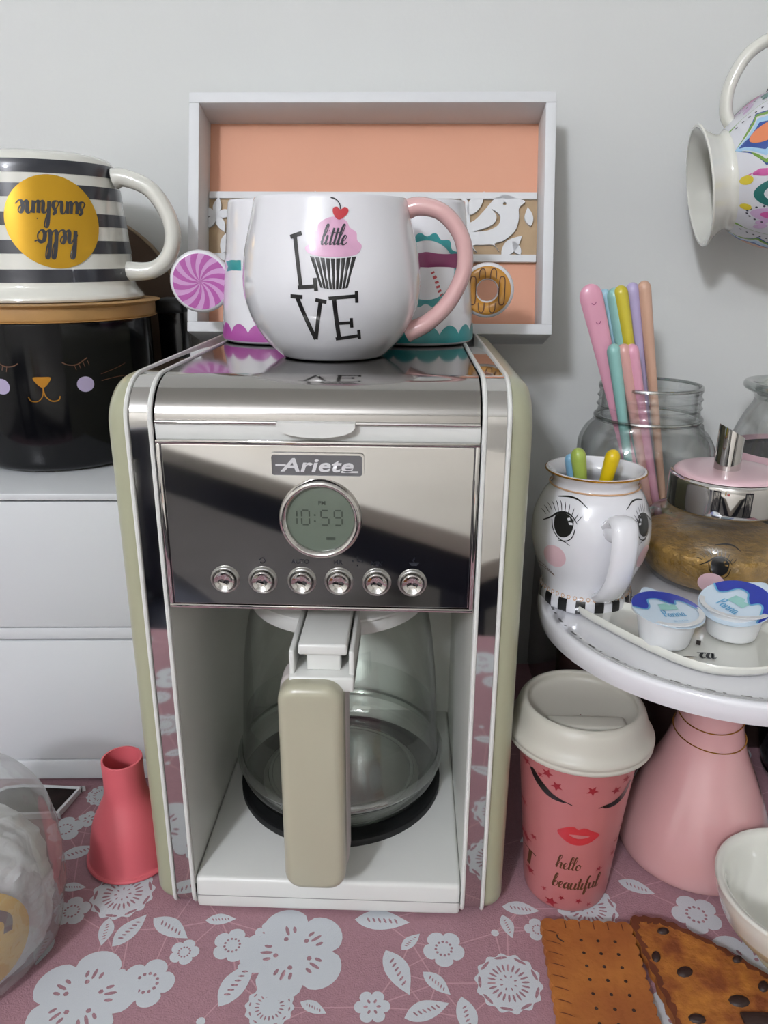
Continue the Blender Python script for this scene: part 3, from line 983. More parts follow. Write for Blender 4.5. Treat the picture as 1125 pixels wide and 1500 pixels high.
# ------------------------------------------------------------------ wooden tray leaning on the wall
def bird_tray():
    t = thing('wooden_tray', 'white framed tray with peach back and cut-out birds leaning on the wall', 'tray', (.0137, .2425, TOP + .0005), (radians(-17), 0, 0))
    Wd, H, D, b = .1482, .193, .042, .0085
    mesh('frame_board', rbox(-Wd, Wd, 0, D, H - b, H, .0008, 2), 'tray_white', t)
    mesh('frame_board', rbox(-Wd, Wd, 0, D, 0, b, .0008, 2), 'tray_white', t)
    for s in (-1, 1):
        x = sorted((s * Wd, s * (Wd - b)))
        mesh('frame_board', rbox(x[0], x[1], 0.0002, D, b * .98, H - b * .98, .0008, 2), 'tray_white', t)
    mesh('back_panel', box(-Wd + b * .9, Wd - b * .9, D - .006, D - .003, b * .9, H - b * .9), 'peach', t, smooth=False)
    z0, z1 = 67., 125.
    mesh('wood_strip', box(-Wd + b * .9, Wd - b * .9, D - .0085, D - .006, z0 * .001, z1 * .001), 'wood_pale', t, smooth=False)
    fy = D - .0115
    def cut(name, loops, th=.003, y=0): plate(name, loops, th, 'tray_white', t, Matrix.Translation((0, fy + y, 0)))
    X = (Wd - b) * 1000 * .995
    cut('lattice_rail', [[(-X, z1 - 5.5), (X, z1 - 5.5), (X, z1), (-X, z1)]])
    cut('lattice_rail', [[(-X, z0), (X, z0), (X, z0 + 6), (-X, z0 + 6)]])
    def bird(x, s):
        T = lambda p: (x + s * p[0], z0 + p[1])
        body = catmull([(-46, 24), (-34, 30), (-22, 34), (-13, 43), (-4, 53), (6, 56), (12, 53.5), (21, 50.5), (16, 45), (16, 36), (13, 26), (4, 18), (-4, 15), (0, 9), (-5, 14), (-14, 14), (-22, 13.5), (-19, 8), (-26, 14), (-36, 16), (-47, 15)], 4, True)
        wing = catmull([(-22, 25), (-10, 26), (-1, 31), (0, 39), (-7, 44), (-3, 39), (-4, 33), (-11, 28.5)], 4, True)
        cut('lattice_bird', [[T(p) for p in body], [T(p) for p in circle(4, 48.5, 1.5, 12)], [T(p) for p in wing]])
    bird(108, 1)
    bird(-62, -1)
    def lf(x, y, l, a): cut('lattice_leaf', [shift(leaf(False)[0], x, z0 + y, l, radians(a))], .0028, .0001)
    for x, s in ((108, 1), (-62, -1)):
        P_ = lambda q: (x + s * q[0], z0 + q[1])
        v2 = catmull([(-33, 55), (-29, 50), (-28, 42), (-27, 32)], 4)
        cut('lattice_stem', [[P_((p[0] - 2.2, p[1])) for p in v2] + [P_((p[0] + 2.2, p[1])) for p in v2[::-1]]], .0028, .0001)
        an = lambda a: a if s == 1 else 180 - a
        for q, l, a in (((-27, 39), 24, 55), ((-29, 33), 20, 140), ((-55, 40), 22, 20), ((2, 5), 24, 45), ((18, 6), 14, 120)):
            px = P_(q); lf(px[0], q[1], l, an(a))
    # blossom at the edge
    for k in range(5): lf(-133, 38, 16, 72 * k + 10)
    for q, l, a in (((-128, 6), 26, 60), ((-118, 6), 24, 25), ((-100, 52), 22, -40), ((-20, 6), 26, 70), ((0, 5), 24, 110), ((20, 50), 22, -60), ((36, 6), 24, 80), ((134, 30), 16, 100)):
        lf(q[0], q[1], l, a)
bird_tray()

# ------------------------------------------------------------------ drawers, canister, striped mug
CABTOP = .2500
def cabinet():
    t = thing('drawer_cabinet', 'small white two-drawer cabinet beside the coffee machine', 'cabinet', (-.21, .122, CZ), (0, 0, radians(3)))
    x0, x1 = -.22, .062
    D = .19
    z = -CZ
    mesh('carcass', box(x0, x1, .003, D, .0085 + z, .2440 + z), 'cab', t, smooth=False)
    mesh('top_board', rbox(x0 - .002, x1 + .002, -.003, D + .002, .2448 + z, CABTOP + z, .0008, 2), 'cab', t)
    for a, b in ((.1440, .2433), (.0262, .1322)):
        mesh('drawer_front', rbox(x0 + .001, x1 - .001, -.002, .004, a + z, b + z, .0008, 2), 'cab', t)
    mesh('rail', rbox(x0 + .001, x1 - .001, -.001, .004, .1335 + z, .1428 + z, .0006, 2), 'cab', t)
    mesh('plinth', rbox(x0, x1, -.003, .004, .008 + z, .0252 + z, .0012, 2), 'cab', t)
    for xx in (x0 + .02, x1 - .02):
        for yy in (.03, D - .02): mesh('foot', rbox(xx - .008, xx + .008, yy - .008, yy + .008, .0, .0095 + z, .001, 2), 'black', t)
cabinet()

def whisker_canister():
    t = thing('canister', 'black glazed cat-face canister with wooden lid on the drawer cabinet', 'canister', (-.2415, .236, CABTOP + .0004))
    out = smooth_prof([(.060, .0), (.066, .002), (.0705, .008), (.0742, .03), (.0758, .06), (.0762, .09), (.0762, .1145)], 5)
    mesh('body', revolve(cup_shell(out, .004), 80), 'black_gl', t)
    lid = mesh('lid', revolve(smooth_prof([(.0001, .114), (.074, .114), (.0795, .1146), (.0805, .118), (.0805, .124), (.0795, .127), (.0001, .1275)], 4), 80), 'wood', t, angle=50)
    S = Rev(out, radians(15))
    F = lambda L: fill([L], 4)
    decal('nose', [F(catmull([(-6.3, 75), (0, 75.5), (6.3, 75), (3.5, 70), (0, 67.5), (-3.5, 70)], 3, True))], S, 'goldline', t)
    decal('mouth', [stroke([(0, 67.5), (.3, 64), (1.5, 60.5), (5, 57.5), (9.5, 58), (11, 61)], .9), stroke([(0, 67.5), (-.3, 64), (-1.5, 60.5), (-5, 57.5), (-9.5, 58), (-11, 61)], .7)], S, 'goldline', t)
    decal('cheek', [F(circle(29, 68.5, 5.8, 24))], S, 'lavender', t)
    decal('cheek', [F(circle(-29, 68.5, 5.8, 24))], S, 'lavender', t)
    for s in (-1, 1):
        sh = [stroke([(s * 15, 85.5), (s * 19, 83.5), (s * 25, 83.5), (s * 32, 88)], .8)]
        for k in range(4):
            x = 23 + 3 * k
            sh.append(stroke([(s * x, 83.6 + k * .8), (s * (x + 1), 79.5 + k)], .5, curve=False))
        decal('eyelash', sh, S, 'cocoa', t)
        decal('whisker', [stroke([(s * 40, 70), (s * 50, 71.5), (s * 58, 71.5)], .5), stroke([(s * 40, 75), (s * 50, 78), (s * 57, 81)], .5)], S, 'cocoa', t)
whisker_canister()

def sunshine_mug():
    t = thing('mug', 'black and white striped mug turned upside down on the wooden lid', 'mug', (-.2415, .236, CABTOP + .1282))
    # local z measured from the rim (now at the bottom) up to the foot
    out = smooth_prof([(.0735, .0015), (.0725, .004), (.0685, .009), (.0672, .014), (.066, .03), (.0635, .06), (.061, .085), (.0595, .0945), (.056, .1005), (.049, .1035)], 6)
    inner = [(r - .0035, min(z, .096)) for r, z in out][::-1]
    mesh('body', revolve([(.0005, .101), (.044, .101), (.046, .1035)] + out[::-1] + [(.0725, .0), (.0708, .0)] + [(r - .0035, min(z, .096)) for r, z in out] + [(.0005, .096)], 80), 'ivory', t)
    S = Rev(out)
    for z0, z1 in ((.0137, .0228), (.0335, .0427), (.0525, .0615), (.0715, .0805), (.0875, .0965)):
        pr = [(S.r(z0 + (z1 - z0) * k / 4) + .00025, z0 + (z1 - z0) * k / 4) for k in range(5)]
        mesh('stripe', revolve(pr, 80), 'ink_soft', t)
    az = radians(33)
    S2 = Rev(out, az)
    dsc = mesh_d = decal('sticker_disc', [fill([circle(0, 55, 31.5, 60)], 4)], S2, 'gold', t, .0006)
    def flip(gs): return [([(-p[0], 108 - p[1]) for p in a], b) for a, b in gs]
    words = script('hello', -1, 58.5, 9.0, 2.3, .18) + script('sunshine', 0, 39.0, 8.2, 2.1, .18)
    decal('lettering', flip(words), S2, 'ink_soft', dsc, .0009)
    path = catmull([(.062, 0, .088), (.07, 0, .0885), (.088, 0, .081), (.1, 0, .064), (.1035, 0, .047), (.098, 0, .031), (.085, 0, .0215), (.0655, 0, .0205)], 6)
    mesh('handle', tube(path, lambda s: .0062 + .0016 * abs(2 * s - 1) ** 4, 14, 1.2, up=(0, 1, 0)), 'ivory', t)
sunshine_mug()

def round_board():
    t = thing('round_board', 'brown round board standing behind the striped mug against the wall', 'board', (-.262, .326, CABTOP + .0004), (radians(-7), 0, 0))
    R_ = .1
    RX = Matrix.Translation((0, 0, R_)) @ Matrix.Rotation(pi / 2, 4, 'X')
    mesh('disc', xf(revolve([(.0001, .005), (R_ - .002, .005), (R_ - .002, -.003), (.0001, -.003)], 72), RX), 'brown', t)
    mesh('rim', xf(revolve(smooth_prof([(R_ - .0025, .0045), (R_ - .0015, .006), (R_, .0045), (R_, -.003), (R_ - .0025, -.004)], 3), 72), RX), 'brown_rim', t)
round_board()

def black_box():
    t = thing('tin_box', 'slim black tin behind the canister next to the tray', 'box', (-.1600, .2975, CABTOP + .0004))
    mesh('body', rbox(-.0115, .0105, -.0135, .0135, 0, .115, .003), 'black_gl', t)
    mesh('lid', rbox(-.0125, .0115, -.0145, .0145, .112, .125, .003), 'black', t)
black_box()

# ------------------------------------------------------------------ left foreground: funnel, tray card, clear pouch
def funnel():
    t = thing('silicone_funnel', 'coral pink silicone funnel upside down beside the coffee machine', 'funnel', (-.1465, .048, CZ))
    out = smooth_prof([(.0300, .0006), (.0310, .002), (.0305, .004), (.0292, .0055), (.0275, .018), (.0245, .032), (.0185, .045), (.0148, .054), (.0138, .065), (.0138, .0795), (.0136, .0815)], 5)
    g = revolve(out + [(.0128, .0815)] + [(r - .0012, z) for r, z in out[::-1]], 56)
    mesh('cone', g, 'silicone', t)
    mesh('rim_bead', torus(.0298, .0018, 56, 8, .0024), 'silicone', t)
funnel()

def small_dish():
    t = thing('photo_tile', 'small dark glossy tile with silver rim under the drawer cabinet', 'tile', (-.235, .0965, CZ), (0, 0, radians(2)))
    def tr(k):
        return catmull([(-34 - k, 13 + k), (21 + k, 13 + k), (22.5 + k, 11.5 + k), (17 + k, -12 - k), (14 + k, -14 - k), (-36 - k, -14 - k)], 4, True)
    lay = Matrix.Rotation(-pi / 2, 4, 'X')
    plate('tile_face', [tr(0)], .0035, 'tile_dark', t, Matrix.Translation((0, 0, .0042)) @ lay)
    plate('tile_rim', [tr(2.0), tr(-.2)], .0048, 'tray_white', t, Matrix.Translation((0, 0, .005)) @ lay)
small_dish()

def pouch():
    t = thing('clear_pouch', 'clear plastic domed pouch with yellow and brown label near the funnel', 'pouch', (-.228, -.034, CZ))
    prof = smooth_prof([(.050, .0008), (.058, .004), (.0635, .018), (.066, .045), (.0655, .072), (.060, .095), (.047, .112), (.028, .121), (.0005, .124)], 10)
    def crinkle(g, a, k):
        v = []
        for x, y, z in g[0]:
            P3 = Vector((x, y, z))
            q = (1 - 2 * abs(mnoise.noise(P3 * 30))) + .5 * (1 - 2 * abs(mnoise.noise(P3 * 70 + Vector((5, 1, 2)))))
            low = max(0., min(1., (.085 - z) / .05))
            d = 1 + a * (q - .8) * (.25 + low)
            v.append((x * d, y * d, z))
        return v, g[1]
    mesh('film', crinkle(revolve(prof, 160), .022, 1), 'bag', t)
    p2 = smooth_prof([(.044, .0015), (.052, .006), (.056, .02), (.0565, .04), (.053, .06), (.041, .074), (.02, .08), (.0005, .081)], 8)
    inn = revolve(p2, 160)
    vv = []
    for x, y, z in inn[0]:
        P3 = Vector((x, y, z))
        q = sum(w * (1 - 2 * abs(mnoise.noise(P3 * f + Vector((3.1 * f, 0, 0))))) for f, w in ((38, .55), (85, .35), (170, .2)))
        d = 1 + .11 * (q - .62)
        vv.append((x * d, y * d, max(.001, z * (1 + .06 * (q - .7)))))
    mesh('tissue', (vv, inn[1]), 'tissue', t)
    S = Rev([(r + .0045, z) for r, z in p2], radians(44))
    lb = decal('label_patch', [fill([circle(0, 44, 30, 40, 29)], 4)], S, 'yellow', t, .0002)
    decal('label_stripe', [stroke([(-22, 28), (-10, 46), (-14, 62)], 7), stroke([(-4, 18), (6, 32), (4, 52), (-6, 66)], 6), stroke([(10, 62), (18, 54), (17, 46)], 5)], S, 'brown', lb, .0006)
pouch()

# ------------------------------------------------------------------ cake stand
SX, SY = .2535, .0725
PZ = .1915
def cake_stand():
    t = thing('cake_stand', 'white dashed-rim cake stand on a glossy pink pedestal', 'cake stand', (SX, SY, CZ))
    R_ = .1165
    pl = smooth_prof([(.0001, .1885 - CZ), (.09, .1885 - CZ), (R_ - .012, .1890 - CZ), (R_ - .003, .1925 - CZ), (R_, .190 - CZ), (R_ - .001, .181 - CZ), (R_ - .006, .1775 - CZ), (.08, .176 - CZ), (.02, .1755 - CZ)], 4)
    p = mesh('plate', revolve(pl, 96), 'ceramic', t)
    ped = smooth_prof([(.046, .0), (.0505, .003), (.0525, .01), (.0515, .022), (.0455, .043), (.0365, .066), (.0275, .087), (.0225, .105), (.0205, .124), (.0205, .145), (.0235, .165), (.029, .1765)], 6)
    pd = mesh('pedestal', move(revolve(ped, 72, True, True), .0065, 0, 0), 'stand_pink', t)
    # gold chains round the neck
    for z, dz, ph in ((.118, .008, .3), (.103, .006, -.3)):
        path = []
        for k in range(61):
            a = 2 * pi * k / 60
            zz = z - dz * (.5 + .5 * cos(a + ph))
            r = Rev(ped).r(zz) + .0004
            path.append((.0065 + r * sin(a), -r * cos(a), zz))
        mesh('chain', tube(path[:-1], .00045, 6, closed=True), 'goldline', pd)
    # dashes on the rim
    for k in range(76):
        a0 = 2 * pi * k / 76
        w = .05 if k % 2 else .016
        r0, r1 = R_ - .0088, R_ - .0070
        v = []
        for j in range(4):
            a = a0 + w * j / 3
            for r in (r0, r1): v.append((r * sin(a), -r * cos(a), .1917 - CZ + (.0004 if r == r1 else 0)))
        me = bpy.data.meshes.new('rim_dash')
        me.from_pydata(v, [], [(2 * j, 2 * j + 2, 2 * j + 3, 2 * j + 1) for j in range(3)])
        link('rim_dash', me, 'ink', p)
    # lashes painted on the plate
    F = Flat((0, 0, .1889 - CZ), (1, 0, 0), (0, 1, 0))
    sh = [stroke([(-50, 24), (-40, 19), (-28, 13), (-18, 9), (-8, 8)], 2.0, taper=True)]
    for k in range(6): sh.append(stroke([(-46 + 6 * k, 21 - 3 * k), (-54 + 6 * k, 17 - 3 * k), (-58 + 5 * k, 11 - 3 * k)], .8))
    decal('painted_lash', sh, F, 'ink', p, .0004)
    decal('painted_cheek', [fill([circle(-62, 8, 11, 24)], 5), fill([circle(30, -78, 12, 24)], 5)], F, 'blush', p, .0003)
cake_stand()

def eye(S, x, y, k, m, parent, s=1, brow=True):
    """big round eye with lashes; s mirrors it"""
    T = lambda pts: [(x + s * p[0] * k, y + p[1] * k) for p in pts]
    pup = T(catmull([(-6, 5), (-3, 8), (1.5, 9), (5.5, 7.5), (8, 4), (7, -3), (3, -7), (-2, -7), (-5.5, -2)], 4, True))
    h1 = T([(3, 6.2), (4.8, 7), (5.6, 5.4), (3.8, 4.6)])
    h2 = T([(4.2, 3.8), (7, 4), (7.4, 2.4), (5, 2.2)])
    sh = [fill([pup, h1, h2], 3)]
    sh.append(stroke(T([(-15, 0), (-9, 4), (-4, 8.2), (2, 9.6), (7, 7.5), (10.5, 3.5)]), 1.3 * k, taper=True))
    sh.append(stroke(T([(-8, 3), (-6, -4), (-1, -9), (4, -9.5), (8, -6), (9.5, 0)]), .7 * k))
    sh.append(stroke(T([(-2, -10.2), (3, -10.4), (7, -12.6)]), .7 * k, taper=True))
    for i in range(11):
        u = i / 10
        bx = -13 + 23 * u
        by = 1.5 + 8.2 * sin(pi * min(1, u * .8 + .12)) if u < .9 else 5
        an = radians(155 - 110 * u)
        l = 5.5 + 1.5 * sin(pi * u)
        sh.append(stroke(T([(bx, by), (bx + .55 * l * cos(an) - .3, by + .6 * l * sin(an)), (bx + l * cos(an + .15), by + l * sin(an + .15))]), .55 * k, taper=True))
    if brow: sh.append(stroke(T([(-6, 18), (2, 19.6), (9, 18.8), (16, 14.5)]), 1.1 * k, taper=True))
    return decal('eye', sh, S, m, parent, .0003)

def face_jug():
    t = thing('jug', 'white ceramic jug with painted face and striped foot on the cake stand', 'jug', (.1705, .094, PZ - .0022))
    out = smooth_prof([(.0275, .0), (.0305, .001), (.0305, .009), (.029, .0115), (.031, .02), (.0362, .034), (.0388, .048), (.0378, .062), (.033, .0745), (.0285, .081), (.0275, .0845), (.0295, .0885), (.0322, .0915)], 6)
    mesh('body', revolve(cup_shell(out, .0022, .006), 72), 'ceramic', t)
    mesh('rim_line', torus(.0321, .0006, 72, 6, .0915), 'goldline', t)
    mesh('neck_lace', torus(.0288, .0006, 72, 6, .0822), 'cream_edge', t)
    S = Rev(out)
    S3 = Rev(out, 0, 0, 0, .0305)
    st = []
    nb = 16
    for k in range(nb):
        a = 2 * pi * k / nb
        v = []
        for j in range(5):
            for i in range(7): v.append(((a + .2 * j / 4) * 30.5, 1.0 + 9 * i / 6))
        st.append((v, [(7 * j + i, 7 * j + 7 + i, 7 * j + 8 + i, 7 * j + 1 + i) for j in range(4) for i in range(6)]))
    decal('foot_stripe', st, S3, 'ink', t, .0004)
    lace = []
    for k in range(44):
        a = 2 * pi * k / 44
        lace.append(fill([circle(a * 30.5, 11.2, 1.4, 10), circle(a * 30.5, 11.2, .9, 8)]))
    decal('lace_print', lace, S3, 'cream_edge', t, .0004)
    F0 = radians(-2)
    eye(Rev(out, radians(-20)), -13.5, 61.5, .9, 'ink', t, 1)
    eye(Rev(out, radians(40)), 4, 61.5, .84, 'ink', t, -1)
    decal('cheek', [fill([circle(-17, 40, 7.8, 28)], 3)], Rev(out, radians(-20)), 'blush', t, .0002)
    decal('cheek', [fill([circle(8, 40, 7.8, 28)], 3)], Rev(out, radians(40)), 'blush', t, .0002)
    decal('mouth', [stroke([(-31, 29), (-26, 30), (-20, 26.5), (-17.5, 24.5)], .5), stroke([(-31, 26.5), (-25, 27.5), (-17.5, 24.5)], .5)], Rev(out, radians(-18)), 'cocoa', t, .0003)
    # broad ribbon handle on the front, curling at its top
    a = radians(9)
    dx, dy = sin(a), -cos(a)
    pts = [(.0335, .062), (.0385, .0665), (.0445, .0705), (.0505, .0695), (.0535, .062), (.0535, .048), (.0495, .033), (.042, .0225), (.0355, .017), (.0315, .0145)]
    path = catmull([(dx * r, dy * r, z) for r, z in pts], 6)
    mesh('handle', tube(path, .0042, 14, 2.0, up=(-dy, dx, 0)), 'ceramic', t)
    mesh('handle_curl', xf(revolve([(.0075 * sin(pi * k / 10) + 1e-5, -.0075 * cos(pi * k / 10)) for k in range(11)], 20), Matrix.Translation((dx * .0385, dy * .0385, .062))), 'ceramic', t)
face_jug()

def stick(name, label, a, b, w, m, group, flat=2.2, tip=1.0, cat='stirrer'):
    """flat rounded stick from a (bottom) to b (top)"""
    t = thing(name, label, cat, a, group=group)
    d = Vector(b) - Vector(a)
    L = d.length
    us = [k / 10 * .9 for k in range(10)]
    n = 14
    u0 = 1 - w * tip * .6 / L
    us = [u for u in us if u < u0] + [u0 + (1 - u0) * sin(pi / 2 * k / n) for k in range(n + 1)]
    path = [tuple(d * u) for u in us]
    N = len(us)
    def rad(q):
        u = us[round(q * (N - 1))]
        k = sqrt(max(.004, 1 - ((u - u0) / (1 - u0)) ** 2)) if u > u0 else 1
        return w / flat * k * (.55 + .45 * u ** 2)
    mesh('shaft', tube(path, rad, 12, flat * .5 * 1.0 if flat > 1 else 1, up=(1, 0, 0)), m, t)
    return t

for nm, col in (('st_pink', 'dc9fb4'), ('st_teal', '8fbfb9'), ('st_sky', '9cc4d3'), ('st_yellow', 'c9bb3c'), ('st_lav', 'b0a5cb'), ('st_peach', 'c9a28c'), ('st_coral', 'd4a39c'), ('st_green', '9fb353'), ('st_gold', 'd6b70c'), ('st_blue', '86b8d8')):
    M[nm] = mat(nm + '_plastic', col, .3, coat=.2)

# utensils in the jug
JZ = PZ + .0045
stick('spoon_handle', 'green plastic handle standing in the face jug', (.176, .101, JZ), (.1575, .094, .2945), .0105, 'st_green', 'handles in the jug', 2.1, cat='spoon')
stick('spoon_handle', 'yellow plastic handle standing in the face jug', (.165, .096, JZ), (.1805, .091, .2945), .0105, 'st_gold', 'handles in the jug', 2.1, cat='spoon')
stick('spoon_handle', 'pale blue plastic handle behind the green one in the jug', (.172, .109, JZ), (.1545, .102, .2885), .008, 'st_blue', 'handles in the jug', 2.1, cat='spoon')

# ------------------------------------------------------------------ sugar dispenser
def sugar():
    t = thing('sugar_dispenser', 'round glass sugar dispenser with pink and chrome pouring cap', 'sugar dispenser', (.2735, .1365, PZ - .0022))
    gl = smooth_prof([(.038, .0008), (.046, .003), (.054, .014), (.057, .027), (.055, .038), (.048, .047), (.0395, .0525), (.0365, .0555)], 6)
    mesh('glass_globe', revolve([(.0005, .0012)] + gl, 72), 'glass', t)
    inn = smooth_prof([(.0005, .003), (.036, .003), (.045, .0055), (.052, .015), (.0545, .024), (.0535, .0315), (.036, .034), (.012, .036), (.0005, .0365)], 5)
    s = mesh('sugar', revolve(inn, 64), 'goldsugar', t)
    cap = mesh('cap', revolve(smooth_prof([(.036, .0545), (.0385, .0555), (.039, .059), (.0388, .075), (.0375, .0775), (.035, .0785)], 3), 72), 'chrome', t)
    mesh('cap_top', revolve(smooth_prof([(.0363, .0785), (.0335, .0812), (.02, .0825), (.0001, .083)], 4), 64), 'blush', cap)
    # slanted chrome spout
    n = 28
    v, f = [], []
    for r, zt in ((.0088, 0), (.0088, 1), (.0076, 1), (.0076, 0)):
        for k in range(n):
            a = 2 * pi * k / n
            z = .0815 if zt == 0 else .1115 - .55 * r * sin(a) * 1.0 - .002
            v.append((r * sin(a), -r * cos(a), z))
    for i in range(3):
        for k in range(n): f.append((i * n + k, i * n + (k + 1) % n, (i + 1) * n + (k + 1) % n, (i + 1) * n + k))
    sp = mesh('spout', move((v, f), -.003, -.004, 0), 'chrome', cap)
    mesh('spout_bore', move(revolve([(.0001, .088), (.0074, .088)], 24), -.003, -.004, 0), 'black', sp)
    S = Rev(gl, radians(-26))
    eye(S, 6, 28, .78, 'ink', t, 1)
    decal('cheek', [fill([circle(3, 15, 8.6, 28)], 4)], S, 'blush', t, .0004)
    S = Rev(gl, radians(36))
    eye(S, 4, 25, .74, 'ink', t, -1)
    decal('cheek', [fill([circle(8, 15, 8.6, 28)], 4)], S, 'blush', t, .0004)
sugar()

# ------------------------------------------------------------------ saucer and creamers
def dish():
    t = thing('saucer', 'white ceramic tea rest with raised edge on the cake stand', 'dish', (.2215, .036, PZ - .0024), (0, 0, radians(-6)))
    out = catmull([(-62, 34), (-66, 26), (-50, 4), (-28, -22), (-6, -41), (14, -46), (38, -40), (54, -22), (58, 4), (40, 24), (8, 20), (-18, 26), (-42, 36)], 6, True)
    n = len(out)
    c = (sum(p[0] for p in out) / n, sum(p[1] for p in out) / n)
    v, f = [], []
    prof = [(.90, 0), (.95, .0008), (.99, .0035), (1.0, .0062), (.985, .0072), (.965, .0062), (.93, .0035), (.88, .0028), (.5, .0026), (.02, .0026)]
    for k, z in prof:
        v += [((c[0] + (p[0] - c[0]) * k) * .001, (c[1] + (p[1] - c[1]) * k) * .001, z) for p in out]
    for i in range(len(prof) - 1):
        for j in range(n): f.append((i * n + j, i * n + (j + 1) % n, (i + 1) * n + (j + 1) % n, (i + 1) * n + j))
    f.append(tuple(range((len(prof) - 1) * n, len(prof) * n)))
    mesh('body', (v, f), 'ivory', t)
    F = Flat((0, 0, .0030), (1, 0, 0), (0, 1, 0))
    decal('lettering', script('ca', 5, -30, 6.5, 1.6, .2) + [stroke([(3, -14), (4.8, -8)], 2.6, curve=False), stroke([(-14, -31), (-6, -29.5), (-1, -29.5)], .8), stroke([(0, -23.5), (10, -23.3)], .5)], F, 'ink', t, .0004)
dish()

def creamer(loc, tilt, rz, label, lidrot):
    t = thing('creamer_cup', label, 'creamer', loc, (0, 0, rz), 'creamer cups on the tea rest')
    out = smooth_prof([(.0125, 0), (.0142, .0012), (.0152, .006), (.0172, .0165), (.0178, .0195)], 4)
    mesh('cup', revolve([(.0005, .001)] + out + [(.0205, .0198), (.0205, .0205), (.0175, .0205)], 48), 'cup', t)
    lid = empty('lid', (0, 0, .0207), tilt)
    lid.parent = t
    L = []
    for k in range(64):
        a = 2 * pi * k / 64
        d = (a - lidrot + pi) % (2 * pi) - pi
        L.append(((21.2 + 5.5 * math.exp(-(d / .22) ** 2)) * cos(a), (21.2 + 5.5 * math.exp(-(d / .22) ** 2)) * sin(a)))
    lay = Matrix.Rotation(-pi / 2, 4, 'X')
    plate('foil', [L], .0004, 'creamlid', lid, Matrix.Translation((0, 0, .0004)) @ lay)
    F = Flat((0, 0, .0005), (cos(lidrot - pi / 2), sin(lidrot - pi / 2), 0), (cos(lidrot), sin(lidrot), 0))
    # blue half with a wavy white edge; the y axis points to the pull tab
    wave = catmull([(-20.5, 5), (-14, 1), (-10, 4), (-7, 11), (-1, 11.5), (3, 7), (7, 4), (10, 8), (14, 6), (20, -6)], 5)
    arc = [(21 * cos(a), 21 * sin(a)) for a in [radians(-16 + (194 - 28) * k / 30 + 0) for k in range(31)]]
    decal('blue_print', [fill([wave + arc], None)], F, 'blue', lid, .0002)
    decal('sky_outline', [stroke(wave, 1.1)], F, 'skyblue', lid, .0004)
    decal('lettering', script('Panna', 0, -9, 3.6, .75, .1) + [shift(text_geo('da cucina', 2.6), 0, -13.5)], F, 'skyblue', lid, .0005)
    decal('picture_print', [fill([[(-5, -1.5), (6, -1.5), (7, 4.5), (3, 3.6), (2, 6), (-4, 5)]])], F, 'st_teal', lid, .0004)
creamer((.2035, .0250, PZ + .0014), (radians(5), radians(4), 0), 0, 'creamer cup with blue wave foil lid, the one nearer the jug', radians(105))
creamer((.2475, .0360, PZ + .0014), (radians(14), radians(-12), 0), 0, 'creamer cup with upturned blue Panna foil lid below the sugar dispenser', radians(28))

# ------------------------------------------------------------------ box behind, jars and sticks
RZ = .166
def riser():
    t = thing('storage_box', 'dark brown lacquered box behind the cake stand, under the jars', 'box', (.272, .262, CZ))
    mesh('body', rbox(-.095, .17, -.07, .075, 0, .15, .004), 'dark_brown', t)
    mesh('lid', rbox(-.098, .173, -.073, .078, .1502, RZ - CZ, .004), 'dark_brown', t)
riser()

def mason_jar():
    t = thing('mason_jar', 'square-shouldered clear mason jar holding the coloured stirrers', 'jar', (.2455, .243, RZ + .0003))
    body = smooth_prof([(.0485, .0008), (.0515, .006), (.0525, .03), (.0525, .085), (.0515, .098), (.047, .108), (.0425, .113), (.0412, .117)], 5)
    neck = smooth_prof([(.0412, .117), (.0432, .1185), (.0432, .121), (.041, .1235), (.0405, .128), (.0418, .1295), (.0405, .131), (.0404, .135), (.0416, .1365), (.0403, .138), (.0402, .141), (.0412, .1435), (.0405, .146), (.0385, .146), (.0375, .143), (.0378, .12)], 3)
    gb = mesh('glass_body', revolve([(.0005, .0012), (.03, .0012)] + body, 72, sq=3.0), 'glass_jar', t)
    mesh('inner_wall', revolve([(r - .0032, max(z, .006)) for r, z in body], 72, sq=3.0), 'glass_jar', gb)
    nk = mesh('glass_neck', revolve(neck, 72), 'glass_jar', t)
    for rr, zz in ((.0398, .1455), (.0424, .1198)): mesh('glass_bead', torus(rr, .0014, 64, 8, zz), 'glass_edge', nk)
    mesh('granules', revolve(smooth_prof([(.0005, .003), (.046, .003), (.0495, .008), (.0502, .03), (.04, .036), (.0005, .04)], 4), 48, sq=3.0), 'goldsugar', t)
    S = Rev(body, radians(4))
    decal('eyelid', [stroke([(13, 62), (18, 68), (24, 69), (29, 65)], 1.0, taper=True), stroke([(11, 54), (16, 50.5), (22, 50.5), (28, 54)], 1.8, taper=True)] +
          [stroke([(12 + 3.4 * k, 52 - 2 * sin(pi * k / 5)), (11 + 3.6 * k, 48.5 - 2 * sin(pi * k / 5))], .8, curve=False) for k in range(6)], Flat((0, -.0529, 0), (1, 0, 0), (0, 0, 1)), 'ink', t)
    decal('cheek', [fill([circle(16, 38, 9.5, 28)], 4)], Flat((0, -.0529, 0), (1, 0, 0), (0, 0, 1)), 'blush', t)
mason_jar()

